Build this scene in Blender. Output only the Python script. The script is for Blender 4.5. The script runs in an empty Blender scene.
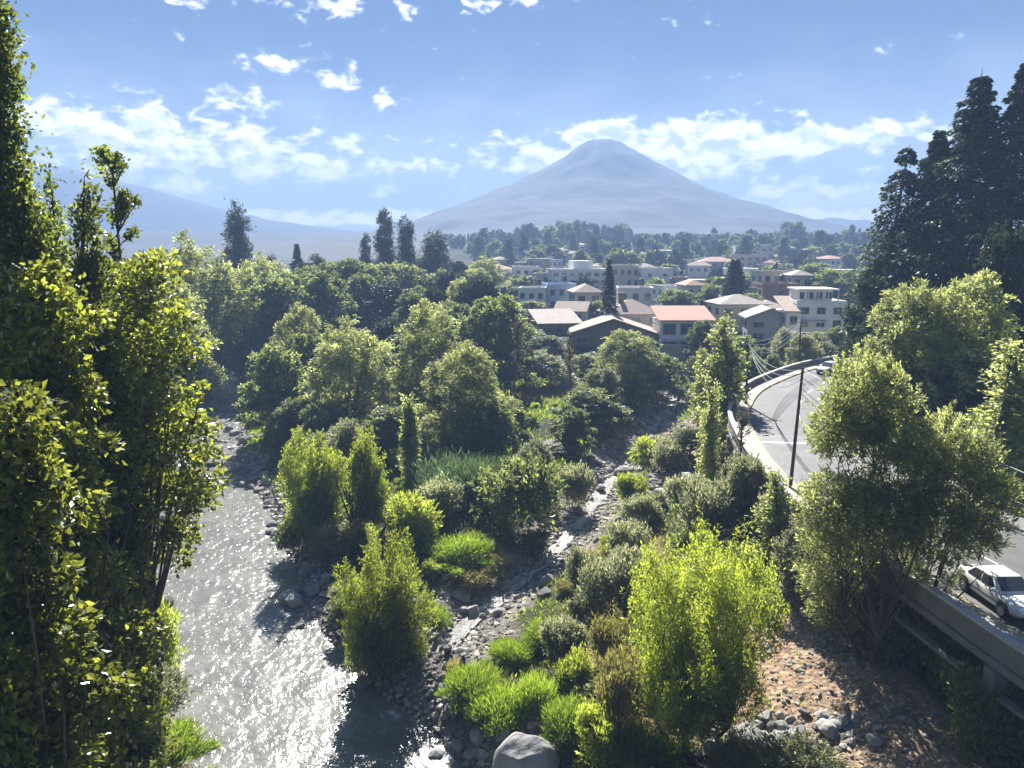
import bpy, bmesh, math, random
import numpy as np
from mathutils import Vector, Matrix

C = bpy.context.scene
COL = C.collection
R = math.radians

# ------------------------------------------------------------------ camera
EYE = 24.0                      # metres above the river
FPX = 770.0
PITCH = math.atan2(384 - 250, FPX)
SP, CP = math.sin(PITCH), math.cos(PITCH)
cam_d = bpy.data.cameras.new('camera')
cam_d.sensor_width = 36.0
cam_d.lens = 36.0 * FPX / 1024.0
cam_d.clip_start = 0.3
cam_d.clip_end = 12000
cam = bpy.data.objects.new('camera', cam_d)
COL.objects.link(cam)
cam.location = (0, 0, EYE)
cam.rotation_euler = (R(90) - PITCH, 0, 0)
C.camera = cam

# ------------------------------------------------------------------ sun, sky, exposure
SUN_AZ, SUN_EL = R(-4), R(40)       # azimuth from +Y towards +X
sun_dir = Vector((math.sin(SUN_AZ) * math.cos(SUN_EL), math.cos(SUN_AZ) * math.cos(SUN_EL), math.sin(SUN_EL)))
sl = bpy.data.lights.new('sun', 'SUN')
sl.energy = 5.0
sl.angle = R(0.5)
sl.color = (1.0, 0.965, 0.90)
sun = bpy.data.objects.new('sun', sl)
COL.objects.link(sun)
sun.rotation_euler = (-sun_dir).to_track_quat('-Z', 'Y').to_euler()
sun.location = (0, 100, 200)

C.view_settings.view_transform = 'Standard'
C.view_settings.look = 'None'
C.view_settings.gamma = 1
C.view_settings.use_curve_mapping = False
C.view_settings.exposure = 1.88
C.cycles.use_denoising = True
C.cycles.max_bounces = 8
C.cycles.diffuse_bounces = 5
C.cycles.glossy_bounces = 2
C.cycles.transmission_bounces = 3
C.cycles.transparent_max_bounces = 6
C.cycles.volume_bounces = 0
C.cycles.sample_clamp_indirect = 4
C.cycles.sample_clamp_direct = 0
C.cycles.caustics_reflective = False
C.cycles.caustics_refractive = False
C.cycles.use_adaptive_sampling = True
C.cycles.adaptive_threshold = 0.02

def pix_dir(px, py):
    x, v = (px - 512) / FPX, (py - 384) / FPX
    return Vector((x, CP - v * SP, -(SP + v * CP)))

def at_z(px, py, z=0.0):
    d = pix_dir(px, py)
    t = (EYE - z) / (-d.z)
    return (d.x * t, d.y * t)

def at_Y(px, py, Y):
    d = pix_dir(px, py)
    t = Y / d.y
    return (d.x * t, Y, EYE + d.z * t)

class NT:
    """small helper to wire shader nodes"""
    def __init__(self, tree):
        self.t = tree
        self.n = tree.nodes
        self.l = tree.links
    def add(self, typ, _in=None, **kw):
        nd = self.n.new(typ)
        for k, v in kw.items():
            setattr(nd, k, v)
        for k, v in (_in or {}).items():
            self.set(nd, k, v)
        return nd
    def set(self, nd, k, v):
        s = nd.inputs[k]
        if hasattr(v, 'node'):
            self.l.new(v, s)
        elif isinstance(v, bpy.types.Node):
            self.l.new(v.outputs[0], s)
        else:
            s.default_value = v
    def m(self, op, a, b=0.0, c=0.0, clamp=False):
        nd = self.n.new('ShaderNodeMath')
        nd.operation = op
        nd.use_clamp = clamp
        self.set(nd, 0, a); self.set(nd, 1, b); self.set(nd, 2, c)
        return nd.outputs[0]
    def mix(self, f, a, b, typ='MIX'):
        nd = self.n.new('ShaderNodeMix')
        nd.data_type = 'RGBA'
        nd.blend_type = typ
        self.set(nd, 0, f)
        self.set(nd, 6, a); self.set(nd, 7, b)
        return nd.outputs[2]
    def ramp(self, f, stops):
        nd = self.n.new('ShaderNodeValToRGB')
        self.set(nd, 0, f)
        el = nd.color_ramp.elements
        while len(el) < len(stops):
            el.new(0.5)
        for e, (p, c) in zip(el, stops):
            e.position = p
            e.color = c if len(c) == 4 else (*c, 1)
        return nd.outputs[0]
    def maprange(self, v, a, b, c=0.0, d=1.0, smooth=False):
        nd = self.n.new('ShaderNodeMapRange')
        nd.interpolation_type = 'SMOOTHSTEP' if smooth else 'LINEAR'
        self.set(nd, 0, v)
        for i, q in enumerate((a, b, c, d)):
            nd.inputs[i + 1].default_value = q
        return nd.outputs[0]

W = bpy.data.worlds.new('World')
C.world = W
W.use_nodes = True
w = NT(W.node_tree)
w.n.clear()
SKY_STRENGTH = 0.1
sky = w.add('ShaderNodeTexSky')
sky.sky_type = 'NISHITA'
sky.sun_disc = False
sky.sun_elevation = SUN_EL
sky.sun_rotation = SUN_AZ
sky.altitude = 2300
sky.air_density = 1.0
sky.dust_density = 0.4
sky.ozone_density = 2.0
tc = w.add('ShaderNodeTexCoord')
sx = w.add('ShaderNodeSeparateXYZ', {0: tc.outputs['Generated']})
X_, Y_, Z_ = sx.outputs
az = w.m('ARCTAN2', X_, Y_)
hyp = w.m('SQRT', w.m('ADD', w.m('MULTIPLY', X_, X_), w.m('MULTIPLY', Y_, Y_)))
el = w.m('ARCTAN2', Z_, hyp)
cl_uv = w.add('ShaderNodeCombineXYZ', {0: w.m('MULTIPLY', az, 8.0), 1: w.m('MULTIPLY', el, 14.0), 2: 0.0})
n1 = w.add('ShaderNodeTexNoise', {'Vector': cl_uv.outputs[0], 'Scale': 3.4, 'Detail': 9.0, 'Roughness': 0.60, 'Distortion': 0.25})
n2 = w.add('ShaderNodeTexNoise', {'Vector': cl_uv.outputs[0], 'Scale': 0.9, 'Detail': 3.0, 'Roughness': 0.5})
# cloud banks: azimuth, elevation, half sizes, weight
def cloud_bank(px, py, wpx, hpx, wt):
    d = pix_dir(px, py)
    a0 = math.atan2(d.x, d.y)
    e0 = math.atan2(d.z, math.hypot(d.x, d.y))
    q1 = w.m('DIVIDE', w.m('SUBTRACT', az, a0), wpx / FPX)
    q2 = w.m('DIVIDE', w.m('SUBTRACT', el, e0), hpx / FPX)
    r2 = w.m('ADD', w.m('MULTIPLY', q1, q1), w.m('MULTIPLY', q2, q2))
    return w.m('MULTIPLY', w.m('EXPONENT', w.m('MULTIPLY', r2, -1.0)), wt)
banks = [(110, 130, 130, 28, .55), (250, 160, 210, 26, .52), (90, 180, 150, 40, .45), (400, 165, 170, 16, .42), (530, 150, 90, 16, .40),
         (605, 136, 52, 13, .95), (552, 160, 60, 15, .75), (690, 165, 70, 18, .75), (700, 140, 80, 20, .9), (800, 140, 150, 15, .70), (880, 135, 80, 12, .5),
         (790, 207, 110, 20, .75), (860, 200, 60, 14, .6), (640, 165, 170, 26, .30), (350, 217, 160, 9, .62),
         (280, 65, 50, 16, .36), (240, 98, 50, 14, .36), (350, 85, 40, 16, .28), (200, 3, 50, 8, .36), (310, 2, 60, 8, .40),
         (420, 12, 50, 10, .24), (530, 0, 70, 8, .30), (390, 95, 40, 18, .22), (700, 180, 200, 16, .3)]
tot = None
for b in banks:
    v = cloud_bank(*b)
    tot = v if tot is None else w.m('MAXIMUM', tot, v)
cloud_sum = w.m('ADD', tot, w.m('ADD', w.m('MULTIPLY', w.m('SUBTRACT', n1.outputs[0], 0.5), 1.75),
                                w.m('MULTIPLY', w.m('SUBTRACT', n2.outputs[0], 0.5), 0.4)))
cover = w.maprange(cloud_sum, 0.22, 0.56, 0.0, 1.0, True)
thick = w.maprange(cloud_sum, 0.50, 0.95, 0.0, 1.0, True)
uv2 = w.add('ShaderNodeVectorMath', {0: cl_uv.outputs[0], 1: (0.02, 0.16, 0.0)}, operation='ADD')
n3 = w.add('ShaderNodeTexNoise', {'Vector': uv2.outputs[0], 'Scale': 3.4, 'Detail': 6.0, 'Roughness': 0.55, 'Distortion': 0.25})
shade = w.m('MULTIPLY', w.maprange(w.m('SUBTRACT', n3.outputs[0], n1.outputs[0]), -0.10, 0.10, 0.0, 1.0, True), w.maprange(cloud_sum, 0.35, 0.7, 0.25, 1.0, True))
cl_col = w.mix(shade, (8.2, 7.9, 7.5, 1), (3.3, 3.6, 3.9, 1))
veil = w.maprange(w.m('ADD', el, w.m('MULTIPLY', w.m('SUBTRACT', n2.outputs[0], .5), .16)), 0.25, -0.02, 0.0, 0.92, True)
sky_b = w.mix(1.0, sky.outputs[0], (0.060, 0.110, 0.162, 1), 'MULTIPLY')
sky_c = w.mix(veil, sky_b, (3.3, 3.6, 3.75, 1))
sky_d = w.mix(w.m('MULTIPLY', cover, 0.93), sky_c, cl_col)
bg = w.add('ShaderNodeBackground', {'Color': sky_d, 'Strength': SKY_STRENGTH})
wo = w.add('ShaderNodeOutputWorld', {'Surface': bg.outputs[0]})

# ------------------------------------------------------------------ helpers
def tag(o, label=None, cat=None, group=None, kind=None):
    if label: o['label'] = label
    if cat: o['category'] = cat
    if group: o['group'] = group
    if kind: o['kind'] = kind
    return o

def empty(name, loc, rz=0.0):
    o = bpy.data.objects.new(name, None)
    COL.objects.link(o)
    o.location = loc
    o.rotation_euler = (0, 0, rz)
    o.empty_display_size = 0.3
    return o

def link(name, me, mat=None, parent=None, loc=None, rz=None):
    o = bpy.data.objects.new(name, me)
    COL.objects.link(o)
    if mat is not None and not me.materials:
        for mm in (mat if isinstance(mat, (list, tuple)) else [mat]):
            me.materials.append(mm)
    if parent is not None: o.parent = parent
    if loc is not None: o.location = loc
    if rz is not None: o.rotation_euler = (0, 0, rz)
    return o

def quads_mesh(name, verts, quads, smooth=False, face_attr=None, vcol=None):
    verts = np.asarray(verts, dtype=np.float32); quads = np.asarray(quads, dtype=np.int32)
    me = bpy.data.meshes.new(name)
    nv, nq, k = len(verts), len(quads), quads.shape[1]
    me.vertices.add(nv); me.vertices.foreach_set('co', verts.ravel())
    me.loops.add(nq * k); me.loops.foreach_set('vertex_index', quads.ravel())
    me.polygons.add(nq)
    me.polygons.foreach_set('loop_start', np.arange(0, nq * k, k, dtype=np.int32))
    me.polygons.foreach_set('use_smooth', np.full(nq, smooth))
    if face_attr is not None:
        a = me.attributes.new('tint', 'FLOAT', 'FACE')
        a.data.foreach_set('value', np.asarray(face_attr, dtype=np.float32))
    if vcol is not None:
        a = me.attributes.new('cover', 'FLOAT_COLOR', 'POINT')
        rgba = np.ones((nv, 4), dtype=np.float32); rgba[:, :3] = vcol
        a.data.foreach_set('color', rgba.ravel())
    me.update(calc_edges=True)
    me.validate()
    return me

def vnoise(x, y, seed=0):
    x = np.asarray(x, dtype=np.float64); y = np.asarray(y, dtype=np.float64)
    xi = np.floor(x).astype(np.int64); yi = np.floor(y).astype(np.int64)
    fx = x - xi; fy = y - yi
    fx = fx * fx * (3 - 2 * fx); fy = fy * fy * (3 - 2 * fy)
    def h(a, b):
        n = (a * 374761393 + b * 668265263 + seed * 974634541) & 0xffffffff
        n = ((n ^ (n >> 13)) * 1274126177) & 0xffffffff
        return ((n ^ (n >> 16)) & 0xffffff) / float(0xffffff)
    a = h(xi, yi) * (1 - fx) + h(xi + 1, yi) * fx
    b = h(xi, yi + 1) * (1 - fx) + h(xi + 1, yi + 1) * fx
    return a * (1 - fy) + b * fy

def fbm(x, y, oct=4, seed=0, gain=0.5):
    s = 0.0; a = 1.0; t = 0.0
    for i in range(oct):
        s = s + a * (vnoise(np.asarray(x) * 2 ** i, np.asarray(y) * 2 ** i, seed + 17 * i) - 0.5)
        t += a; a *= gain
    return s / t * 2

class MB:
    """collects boxes, prisms and tubes and links them as one mesh object"""
    def __init__(self):
        self.v = []; self.f = []
    def poly(self, pts, faces):
        b = len(self.v)
        self.v += [tuple(p) for p in pts]
        self.f += [tuple(b + i for i in fc) for fc in faces]
    def box(self, x0, x1, y0, y1, z0, z1):
        self.poly([(x0, y0, z0), (x1, y0, z0), (x1, y1, z0), (x0, y1, z0), (x0, y0, z1), (x1, y0, z1), (x1, y1, z1), (x0, y1, z1)],
                  [(0, 3, 2, 1), (4, 5, 6, 7), (0, 1, 5, 4), (1, 2, 6, 5), (2, 3, 7, 6), (3, 0, 4, 7)])
    def tube(self, pts, radii, sides=7, cap=True):
        pts = [Vector(p) for p in pts]
        b = len(self.v); n = len(pts)
        for i, p in enumerate(pts):
            d = (pts[min(i + 1, n - 1)] - pts[max(i - 1, 0)])
            d = d.normalized() if d.length > 1e-6 else Vector((0, 0, 1))
            u = d.orthogonal().normalized() if abs(d.z) < .9 else d.cross(Vector((0, 1, 0))).normalized()
            v = d.cross(u)
            for k in range(sides):
                a = 2 * math.pi * k / sides
                self.v.append(tuple(p + (u * math.cos(a) + v * math.sin(a)) * radii[i]))
        for i in range(n - 1):
            for k in range(sides):
                k2 = (k + 1) % sides
                self.f.append((b + i * sides + k, b + i * sides + k2, b + (i + 1) * sides + k2, b + (i + 1) * sides + k))
        if cap:
            self.f.append(tuple(b + k for k in reversed(range(sides))))
            self.f.append(tuple(b + (n - 1) * sides + k for k in range(sides)))
    def mesh(self, name, smooth=False):
        me = bpy.data.meshes.new(name)
        me.from_pydata(self.v, [], self.f)
        if smooth:
            me.polygons.foreach_set('use_smooth', [True] * len(me.polygons))
        me.update()
        return me
    def build(self, name, mat, parent=None, smooth=False, loc=None, rz=None):
        return link(name, self.mesh(name, smooth), mat, parent, loc, rz)

# ------------------------------------------------------------------ materials
def mat_plain(name, col, rough=0.7, var=0.15, scale=3.0, bump=0.0, bscale=20.0, metal=0.0, spec=0.4, stain=None):
    m = bpy.data.materials.new(name); m.use_nodes = True
    t = NT(m.node_tree); p = t.n['Principled BSDF']
    g = t.add('ShaderNodeNewGeometry')
    no = t.add('ShaderNodeTexNoise', {'Vector': g.outputs['Position'], 'Scale': scale, 'Detail': 5.0, 'Roughness': 0.6})
    f = t.maprange(no.outputs[0], 0.3, 0.7, 1 - var, 1 + var)
    c = t.mix(1.0, (*col, 1), t.add('ShaderNodeCombineColor', {0: f, 1: f, 2: f}).outputs[0], 'MULTIPLY')
    if stain:
        n3 = t.add('ShaderNodeTexNoise', {'Vector': g.outputs['Position'], 'Scale': scale * .35, 'Detail': 6.0, 'Roughness': 0.65})
        c = t.mix(t.maprange(n3.outputs[0], 0.52, 0.68, 0.0, 0.75, True), c, (*stain, 1))
    t.set(p, 'Base Color', c)
    p.inputs['Roughness'].default_value = rough
    p.inputs['Metallic'].default_value = metal
    p.inputs['Specular IOR Level'].default_value = spec
    if bump:
        nb = t.add('ShaderNodeTexNoise', {'Vector': g.outputs['Position'], 'Scale': bscale, 'Detail': 4.0})
        bp = t.add('ShaderNodeBump', {'Height': nb.outputs[0], 'Strength': bump, 'Distance': 0.05})
        t.set(p, 'Normal', bp.outputs[0])
    return m

def mat_leaf(name, c1, c2, trans, tw=0.55, rough=0.55, sheen=0.03, objvar=0.25, tv0=.5, tv1=1.45):
    """foliage: c1..c2 between leaves, trans = colour of light coming through a leaf"""
    m = bpy.data.materials.new(name); m.use_nodes = True
    t = NT(m.node_tree); t.n.clear()
    at = t.add('ShaderNodeAttribute', attribute_name='tint')
    oi = t.add('ShaderNodeObjectInfo')
    f = at.outputs['Fac']
    c = t.mix(f, (*c1, 1), (*c2, 1))
    ov = t.maprange(oi.outputs['Random'], 0, 1, 1 - objvar, 1 + objvar)
    hs = t.add('ShaderNodeHueSaturation', {'Color': c, 'Value': ov, 'Hue': t.maprange(t.m('FRACT', t.m('MULTIPLY', oi.outputs['Random'], 7.31)), 0, 1, 0.488, 0.512)})
    tv = t.m('MULTIPLY', ov, t.maprange(t.m('MULTIPLY', f, f), 0, 1, tv0, tv1))
    tr = t.mix(1.0, (*trans, 1), t.add('ShaderNodeCombineColor', {0: tv, 1: tv, 2: tv}).outputs[0], 'MULTIPLY')
    d = t.add('ShaderNodeBsdfDiffuse', {'Color': hs.outputs[0]})
    tl = t.add('ShaderNodeBsdfTranslucent', {'Color': tr})
    mx = t.add('ShaderNodeMixShader', {0: tw, 1: d.outputs[0], 2: tl.outputs[0]})
    g = t.add('ShaderNodeBsdfGlossy', {'Color': (1, 1, 1, 1), 'Roughness': rough})
    fr = t.add('ShaderNodeFresnel', {'IOR': 1.35})
    mg = t.add('ShaderNodeMixShader', {0: t.m('MULTIPLY', fr.outputs[0], sheen * 3), 1: mx.outputs[0], 2: g.outputs[0]})
    t.add('ShaderNodeOutputMaterial', {'Surface': mg.outputs[0]})
    return m

M = {}
M['lime'] = mat_leaf('lime_leaves', (.060, .090, .018), (.125, .165, .028), (.56, .65, .075), .62)
M['willow'] = mat_leaf('willow_leaves', (.085, .11, .040), (.15, .175, .068), (.74, .80, .26), .58, tv0=.35, tv1=1.6)
M['broad'] = mat_leaf('broad_leaves', (.045, .068, .026), (.095, .12, .042), (.46, .54, .15), .48, tv0=.3, tv1=1.6)
M['bigleaf'] = mat_leaf('big_leaves', (.035, .060, .014), (.11, .135, .026), (.46, .50, .06), .50, rough=.4, sheen=.05, tv0=.28, tv1=1.9)
M['poplar'] = mat_leaf('poplar_leaves', (.035, .060, .014), (.075, .105, .022), (.38, .45, .06), .50, rough=.4, sheen=.04, tv0=.35, tv1=1.7)
M['dark'] = mat_leaf('dark_needles', (.016, .028, .017), (.040, .058, .032), (.07, .10, .04), .32)
M['grey'] = mat_leaf('grey_green_leaves', (.085, .105, .055), (.16, .18, .095), (.52, .54, .26), .48)
M['dryleaf'] = mat_leaf('dry_leaves', (.10, .085, .045), (.17, .135, .07), (.20, .16, .06), .4)
M['grassy'] = mat_leaf('grass_blades', (.045, .078, .014), (.095, .145, .022), (.36, .50, .04), .55)
M['drygrass'] = mat_leaf('yellow_grass_blades', (.19, .18, .06), (.32, .29, .10), (.50, .46, .12), .5)
M['reed'] = mat_leaf('reed_blades', (.035, .065, .040), (.075, .115, .055), (.13, .20, .07), .45)
M['bark'] = mat_plain('bark', (.075, .055, .040), .9, .35, 6, .6, 14)
M['bark_grey'] = mat_plain('bark_grey', (.14, .12, .10), .9, .3, 6, .5, 14)
M['concrete'] = mat_plain('concrete', (.17, .163, .15), .85, .2, 1.3, .25, 9, stain=(.19, .18, .16))
M['concrete_light'] = mat_plain('light_concrete', (.46, .44, .40), .85, .15, 1.6, .2, 10, stain=(.32, .30, .27))
M['stone_wall'] = mat_plain('stone_wall', (.20, .19, .17), .9, .3, .9, .5, 3, stain=(.14, .135, .12))
# ------------------------------------------------------------------ the lie of the land (metres; z = 0 is the river)
def line_xy(pts, z, extra_near=(), extra_far=()):
    p = list(extra_near) + sorted([at_z(a, b, z) for a, b in pts], key=lambda q: q[1]) + list(extra_far)
    return np.array(p)

PL = line_xy([(196, 768), (188, 730), (158, 690), (154, 640), (150, 590), (141, 540), (139, 505), (150, 470), (162, 440), (184, 412), (212, 396)], 0,
             [(-7, -40), (-8.5, 0), (-11.5, 20)], [(-68, 150), (-84, 175), (-120, 220)])
PR = line_xy([(470, 768), (445, 745), (408, 715), (372, 690), (340, 662), (318, 628), (300, 590), (285, 545), (268, 510), (250, 482), (236, 455), (238, 432), (246, 405)], 0,
             [(9, -40), (7, 0), (3.5, 20)], [(-50, 150), (-62, 175), (-96, 220)])
PS = line_xy([(398, 688), (432, 652), (470, 616), (502, 590), (545, 560), (572, 530), (604, 492), (634, 458), (660, 428)], 0.8,
             [], [(27, 118), (32, 130)])
# outer top edge of the road wall
WALL = [(20.6, -40), (20.4, 0), (20.0, 20)] + [at_z(*p, 9.3) for p in [(1020, 650), (898, 567), (850, 537), (805, 508), (775, 481), (752, 457), (736, 432), (728, 407)]] \
    + [at_z(*p, 9.3) for p in [(742, 385), (768, 372.5), (800, 362), (838, 355), (870, 350.5)]] + [(78, 127), (110, 132)]
def smooth_line(p, n=9):
    """Catmull-Rom through the points"""
    p = [Vector((*q, 0)) for q in p]; out = []
    for i in range(len(p) - 1):
        a, b, c, d = p[max(i - 1, 0)], p[i], p[i + 1], p[min(i + 2, len(p) - 1)]
        for k in range(n):
            t = k / n
            out.append(0.5 * ((2 * b) + (c - a) * t + (2 * a - 5 * b + 4 * c - d) * t * t + (3 * b - a - 3 * c + d) * t ** 3))
    out.append(p[-1])
    return np.array([(q.x, q.y) for q in out])
WL = smooth_line(WALL)
for _ in range(6):
    WL[1:-1] = WL[1:-1] * .5 + (WL[:-2] + WL[2:]) * .25
ROAD_Z = 8.5

def xl(Y): return np.interp(Y, PL[:, 1], PL[:, 0])
def xr(Y): return np.interp(Y, PR[:, 1], PR[:, 0])
def xs(Y): return np.interp(Y, PS[:, 1], PS[:, 0])
def xw(Y): return np.interp(Y, WL[:, 1], WL[:, 0])
def zs(Y): return np.interp(Y, [36, 39, 60, 105, 130], [-.05, .12, .9, 2.4, 3.2])
def zw(Y): return np.interp(Y, [0, 20, 45, 75, 110, 125], [3.2, 3.8, 4.8, 5.5, 6.6, 8])
def zplain(Y): return np.interp(Y, [100, 140, 200, 300, 450, 600, 800, 1500, 5000], [7.2, 8.0, 9.5, 11.5, 14.5, 17.5, 19, 21, 24])

def far_z(x, Y):
    z = zplain(Y)
    # the wooded ridge to the right of the valley, with terraces below it
    a = x / np.maximum(Y, 1)
    ridge = np.clip((a + .20) / .12, 0, 1) * np.clip((.75 - a) / .2, 0, 1)
    t = np.clip((Y - 330) / 260, 0, 1) * np.clip((1050 - Y) / 380, 0, 1)
    step = t * 6 + .5
    t2 = (np.floor(step) + np.clip((step - np.floor(step)) * 4 - 1.5, 0, 1) - .5) / 6
    t2 = np.clip(t2, 0, 1)
    z = z + ridge * t2 * 10 * (1 + .3 * fbm(x * .008, Y * .008, 3, 5))
    z = z + np.clip((Y - 150) / 200, 0, 1) * 1.2 * fbm(x * .02, Y * .02, 3, 9)
    return z

def row(Y):
    l, r, s, wq = float(xl(Y)), float(xr(Y)), float(xs(Y)), float(xw(Y))
    fs = min(max((Y - 35) / 4, 0), 1)
    fw = min(max((Y - 74) / 12, 0), 1)           # walled bank up the river
    zt = 7.0
    z = float(zs(Y))
    sL = s - 3.2
    st = [(l - 200, 12), (l - 60, 10.5 * (1 - fw) + 8 * fw), (l - 14, 8.5 * (1 - fw) + zt * fw), (l - 5, 4.2 * (1 - fw) + zt * fw), (l - 1.6, 1.3 * (1 - fw) + zt * fw),
          (l - 1.1, .9 * (1 - fw) + .3 * fw), (l, -.15), ((l + r) / 2, -1.2), (r, -.15), (r + 1.2, .55), (r + 4.5, 1.7)]
    if fs > 0:
        mid = max(r + 5, (r + 4.5 + sL) / 2)
        st += [(mid, 2.1 + .004 * Y), (sL - 1.5, z + 1.1 * fs + .4), (s - 2.2, z + .30), (s - 1.1, z + .06), (s - .55, z - .28 * fs), (s + .55, z - .28 * fs), (s + 1.1, z + .06), (s + 2.4, z + .35), (s + 5, z + 1.3)]
    else:
        st += [(r + 9, 2.0)]
    zz = float(zw(Y))
    st += [(wq - 7, (zz + z) * .5 + .9), (wq - 2.5, zz), (wq + 2.4, zz), (wq + 2.9, 8.25), (wq + 14, 8.25), (wq + 22, 8.9), (wq + 60, 11), (wq + 200, 14)]
    xs_ = np.maximum.accumulate(np.array([q[0] for q in st]) + np.arange(len(st)) * 1e-4)
    return xs_, np.array([q[1] for q in st])

def ground_row(X, Y):
    xa, za = row(Y)
    z = np.interp(X, xa, za)
    l, r, s, wq = xl(Y), xr(Y), xs(Y), xw(Y)
    land = np.clip((z - .1) / .8, 0, 1) * np.where((X > wq - 1) & (X < wq + 15), 0, 1)
    z = z + land * (.45 * fbm(X * .22, X * 0 + Y * .22, 3, 1) + .16 * fbm(X * 1.1, X * 0 + Y * 1.1, 3, 2))
    k = np.clip((Y - 118) / 26, 0, 1); k = k * k * (3 - 2 * k)
    inriver = (X > l - 1.0) & (X < r + 6)
    k = np.where(inriver, np.clip((Y - 150) / 30, 0, 1), k)
    k = np.where((X < l - 1.0), np.clip((Y - 150) / 40, 0, 1), k)
    if Y > 118:
        z = z * (1 - k) + far_z(X, np.full_like(X, Y)) * k
    return z

def ground(x, y):
    return float(ground_row(np.array([float(x)]), float(y))[0])

EARTH = [(*at_z(790, 650, 4), 5.5, 8), (*at_z(850, 690, 4.2), 5, 5), (*at_z(692, 430, 4), 3, 9), (*at_z(672, 455, 4), 3, 8), (*at_z(800, 600, 4.4), 3, 6), (*at_z(690, 500, 3.5), 3, 6), (*at_z(900, 720, 4), 5, 5)]
FIELD = [(*at_z(545, 397, 2.5), 7, 8), (*at_z(490, 548, 2), 3, 4)]
YELLOW = [(*at_z(490, 575, 2), 4, 4), (*at_z(610, 640, 2.4), 4, 6), (*at_z(620, 560, 3), 4, 8), (*at_z(640, 700, 2.4), 3, 4)]
GRAVELS = [(*at_z(440, 690, .5), 3.5, 4), (*at_z(800, 735, 3.6), 4.5, 1.6), (*at_z(500, 750, .5), 4, 3), (*at_z(650, 500, 2.4), 3, 6), (*at_z(475, 640, .8), 2.4, 5), (*at_z(250, 470, .4), 3, 10)]
def blobs(X, Y, L):
    v = np.zeros_like(X)
    for (bx, by, rx, ry) in L:
        v = np.maximum(v, np.exp(-((X - bx) / rx) ** 2 - ((Y - by) / ry) ** 2))
    return v

def cover_masks(X, Y, Z):
    n = fbm(X * .35, Y * .35, 4, 30)
    l, r, s, wq = xl(Y), xr(Y), xs(Y), xw(Y)
    near = np.clip((135 - Y) / 12, 0, 1)
    dst = np.abs(X - s)
    gravel = np.clip((3.9 + 2.2 * n - dst) / 1.2, 0, 1) * (Y > 33)
    gravel = np.maximum(gravel, np.clip((1.1 + 1.2 * n - (X - r)) / 1.0, 0, 1) * (X > l - 1.5))
    gravel = np.maximum(gravel, np.clip((blobs(X, Y, GRAVELS) + .35 * n - .35) * 4, 0, 1)) * near
    earth = np.clip((blobs(X, Y, EARTH) + .35 * n - .38) * 4, 0, 1) * near * (X < wq + .5)
    yellow = np.clip((np.maximum(blobs(X, Y, FIELD), .9 * blobs(X, Y, YELLOW)) + .3 * n - .4) * 4, 0, 1) * near
    return gravel, earth, yellow

def cover(X, Y, Z):
    gravel, earth, yellow = cover_masks(X, Y, Z)
    n = fbm(X * .12, Y * .12, 4, 40)[..., None]; n2 = fbm(X * .9, Y * .9, 3, 41)[..., None]
    c = np.array([.052, .062, .026]) * (1 + .5 * n) + np.array([.030, .022, .010]) * np.clip(n2 + .2, 0, 1)
    farf = np.clip((Y - 140) / 160, 0, 1)[..., None]
    patch = np.clip(fbm(X * .02, Y * .03, 3, 44) * 3, 0, 1)[..., None]
    cf = np.array([.055, .062, .035]) * (1 - patch) + np.array([.13, .115, .08]) * patch
    cf = cf * (1 - .6 * np.clip((Y - 600) / 400, 0, 1)[..., None])
    c = c * (1 - farf) + cf * farf
    c = c * (1 - yellow[..., None]) + np.array([.30, .24, .085]) * (1 + .25 * n2) * yellow[..., None]
    gv = np.array([.27, .24, .20]) * (1 + .35 * n2)
    c = c * (1 - gravel[..., None]) + gv * gravel[..., None]
    ev = np.array([.42, .29, .19]) * (1 + .30 * n2)
    c = c * (1 - earth[..., None]) + ev * earth[..., None]
    bed = (Z < .02) & (X > xl(Y) - 2) & (X < xr(Y) + 2)
    c = np.where(bed[..., None], np.array([.10, .095, .08]), c)
    return np.clip(c, .008, .8)

def graded(parts):
    out = []
    for a, b, st in parts:
        out += list(np.arange(a, b, st))
    return np.array(out + [parts[-1][1]])
gx = graded([(-2600, -600, 200), (-600, -150, 30), (-150, -75, 5), (-75, 62, .42), (62, 110, 2.5), (110, 300, 10), (300, 800, 40), (800, 2600, 200)])
gy = graded([(-60, 16, 4), (16, 60, .45), (60, 155, .65), (155, 330, 4), (330, 760, 8), (760, 1600, 40), (1600, 2600, 200)])
GX, GY = np.meshgrid(gx, gy)
GZ = np.array([ground_row(gx, y) for y in gy])
nx, ny = len(gx), len(gy)
ii = (np.arange(ny - 1)[:, None] * nx + np.arange(nx - 1)[None, :]).ravel()
gq = np.stack([ii, ii + 1, ii + 1 + nx, ii + nx], 1)
gcol = cover(GX.ravel(), GY.ravel(), GZ.ravel())
gme = quads_mesh('ground', np.stack([GX.ravel(), GY.ravel(), GZ.ravel()], 1), gq, True, vcol=gcol)
mg = bpy.data.materials.new('ground'); mg.use_nodes = True
t = NT(mg.node_tree); p = t.n['Principled BSDF']
at = t.add('ShaderNodeAttribute', attribute_name='cover')
geo = t.add('ShaderNodeNewGeometry')
na = t.add('ShaderNodeTexNoise', {'Vector': geo.outputs['Position'], 'Scale': 2.2, 'Detail': 8.0, 'Roughness': .68})
vo = t.add('ShaderNodeTexVoronoi', {'Vector': geo.outputs['Position'], 'Scale': 3.4})
f = t.m('MULTIPLY', t.maprange(na.outputs[0], .25, .75, .45, 1.5), t.maprange(vo.outputs['Distance'], 0, .6, 1.25, .7))
t.set(p, 'Base Color', t.mix(1.0, at.outputs['Color'], t.add('ShaderNodeCombineColor', {0: f, 1: f, 2: f}).outputs[0], 'MULTIPLY'))
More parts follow.
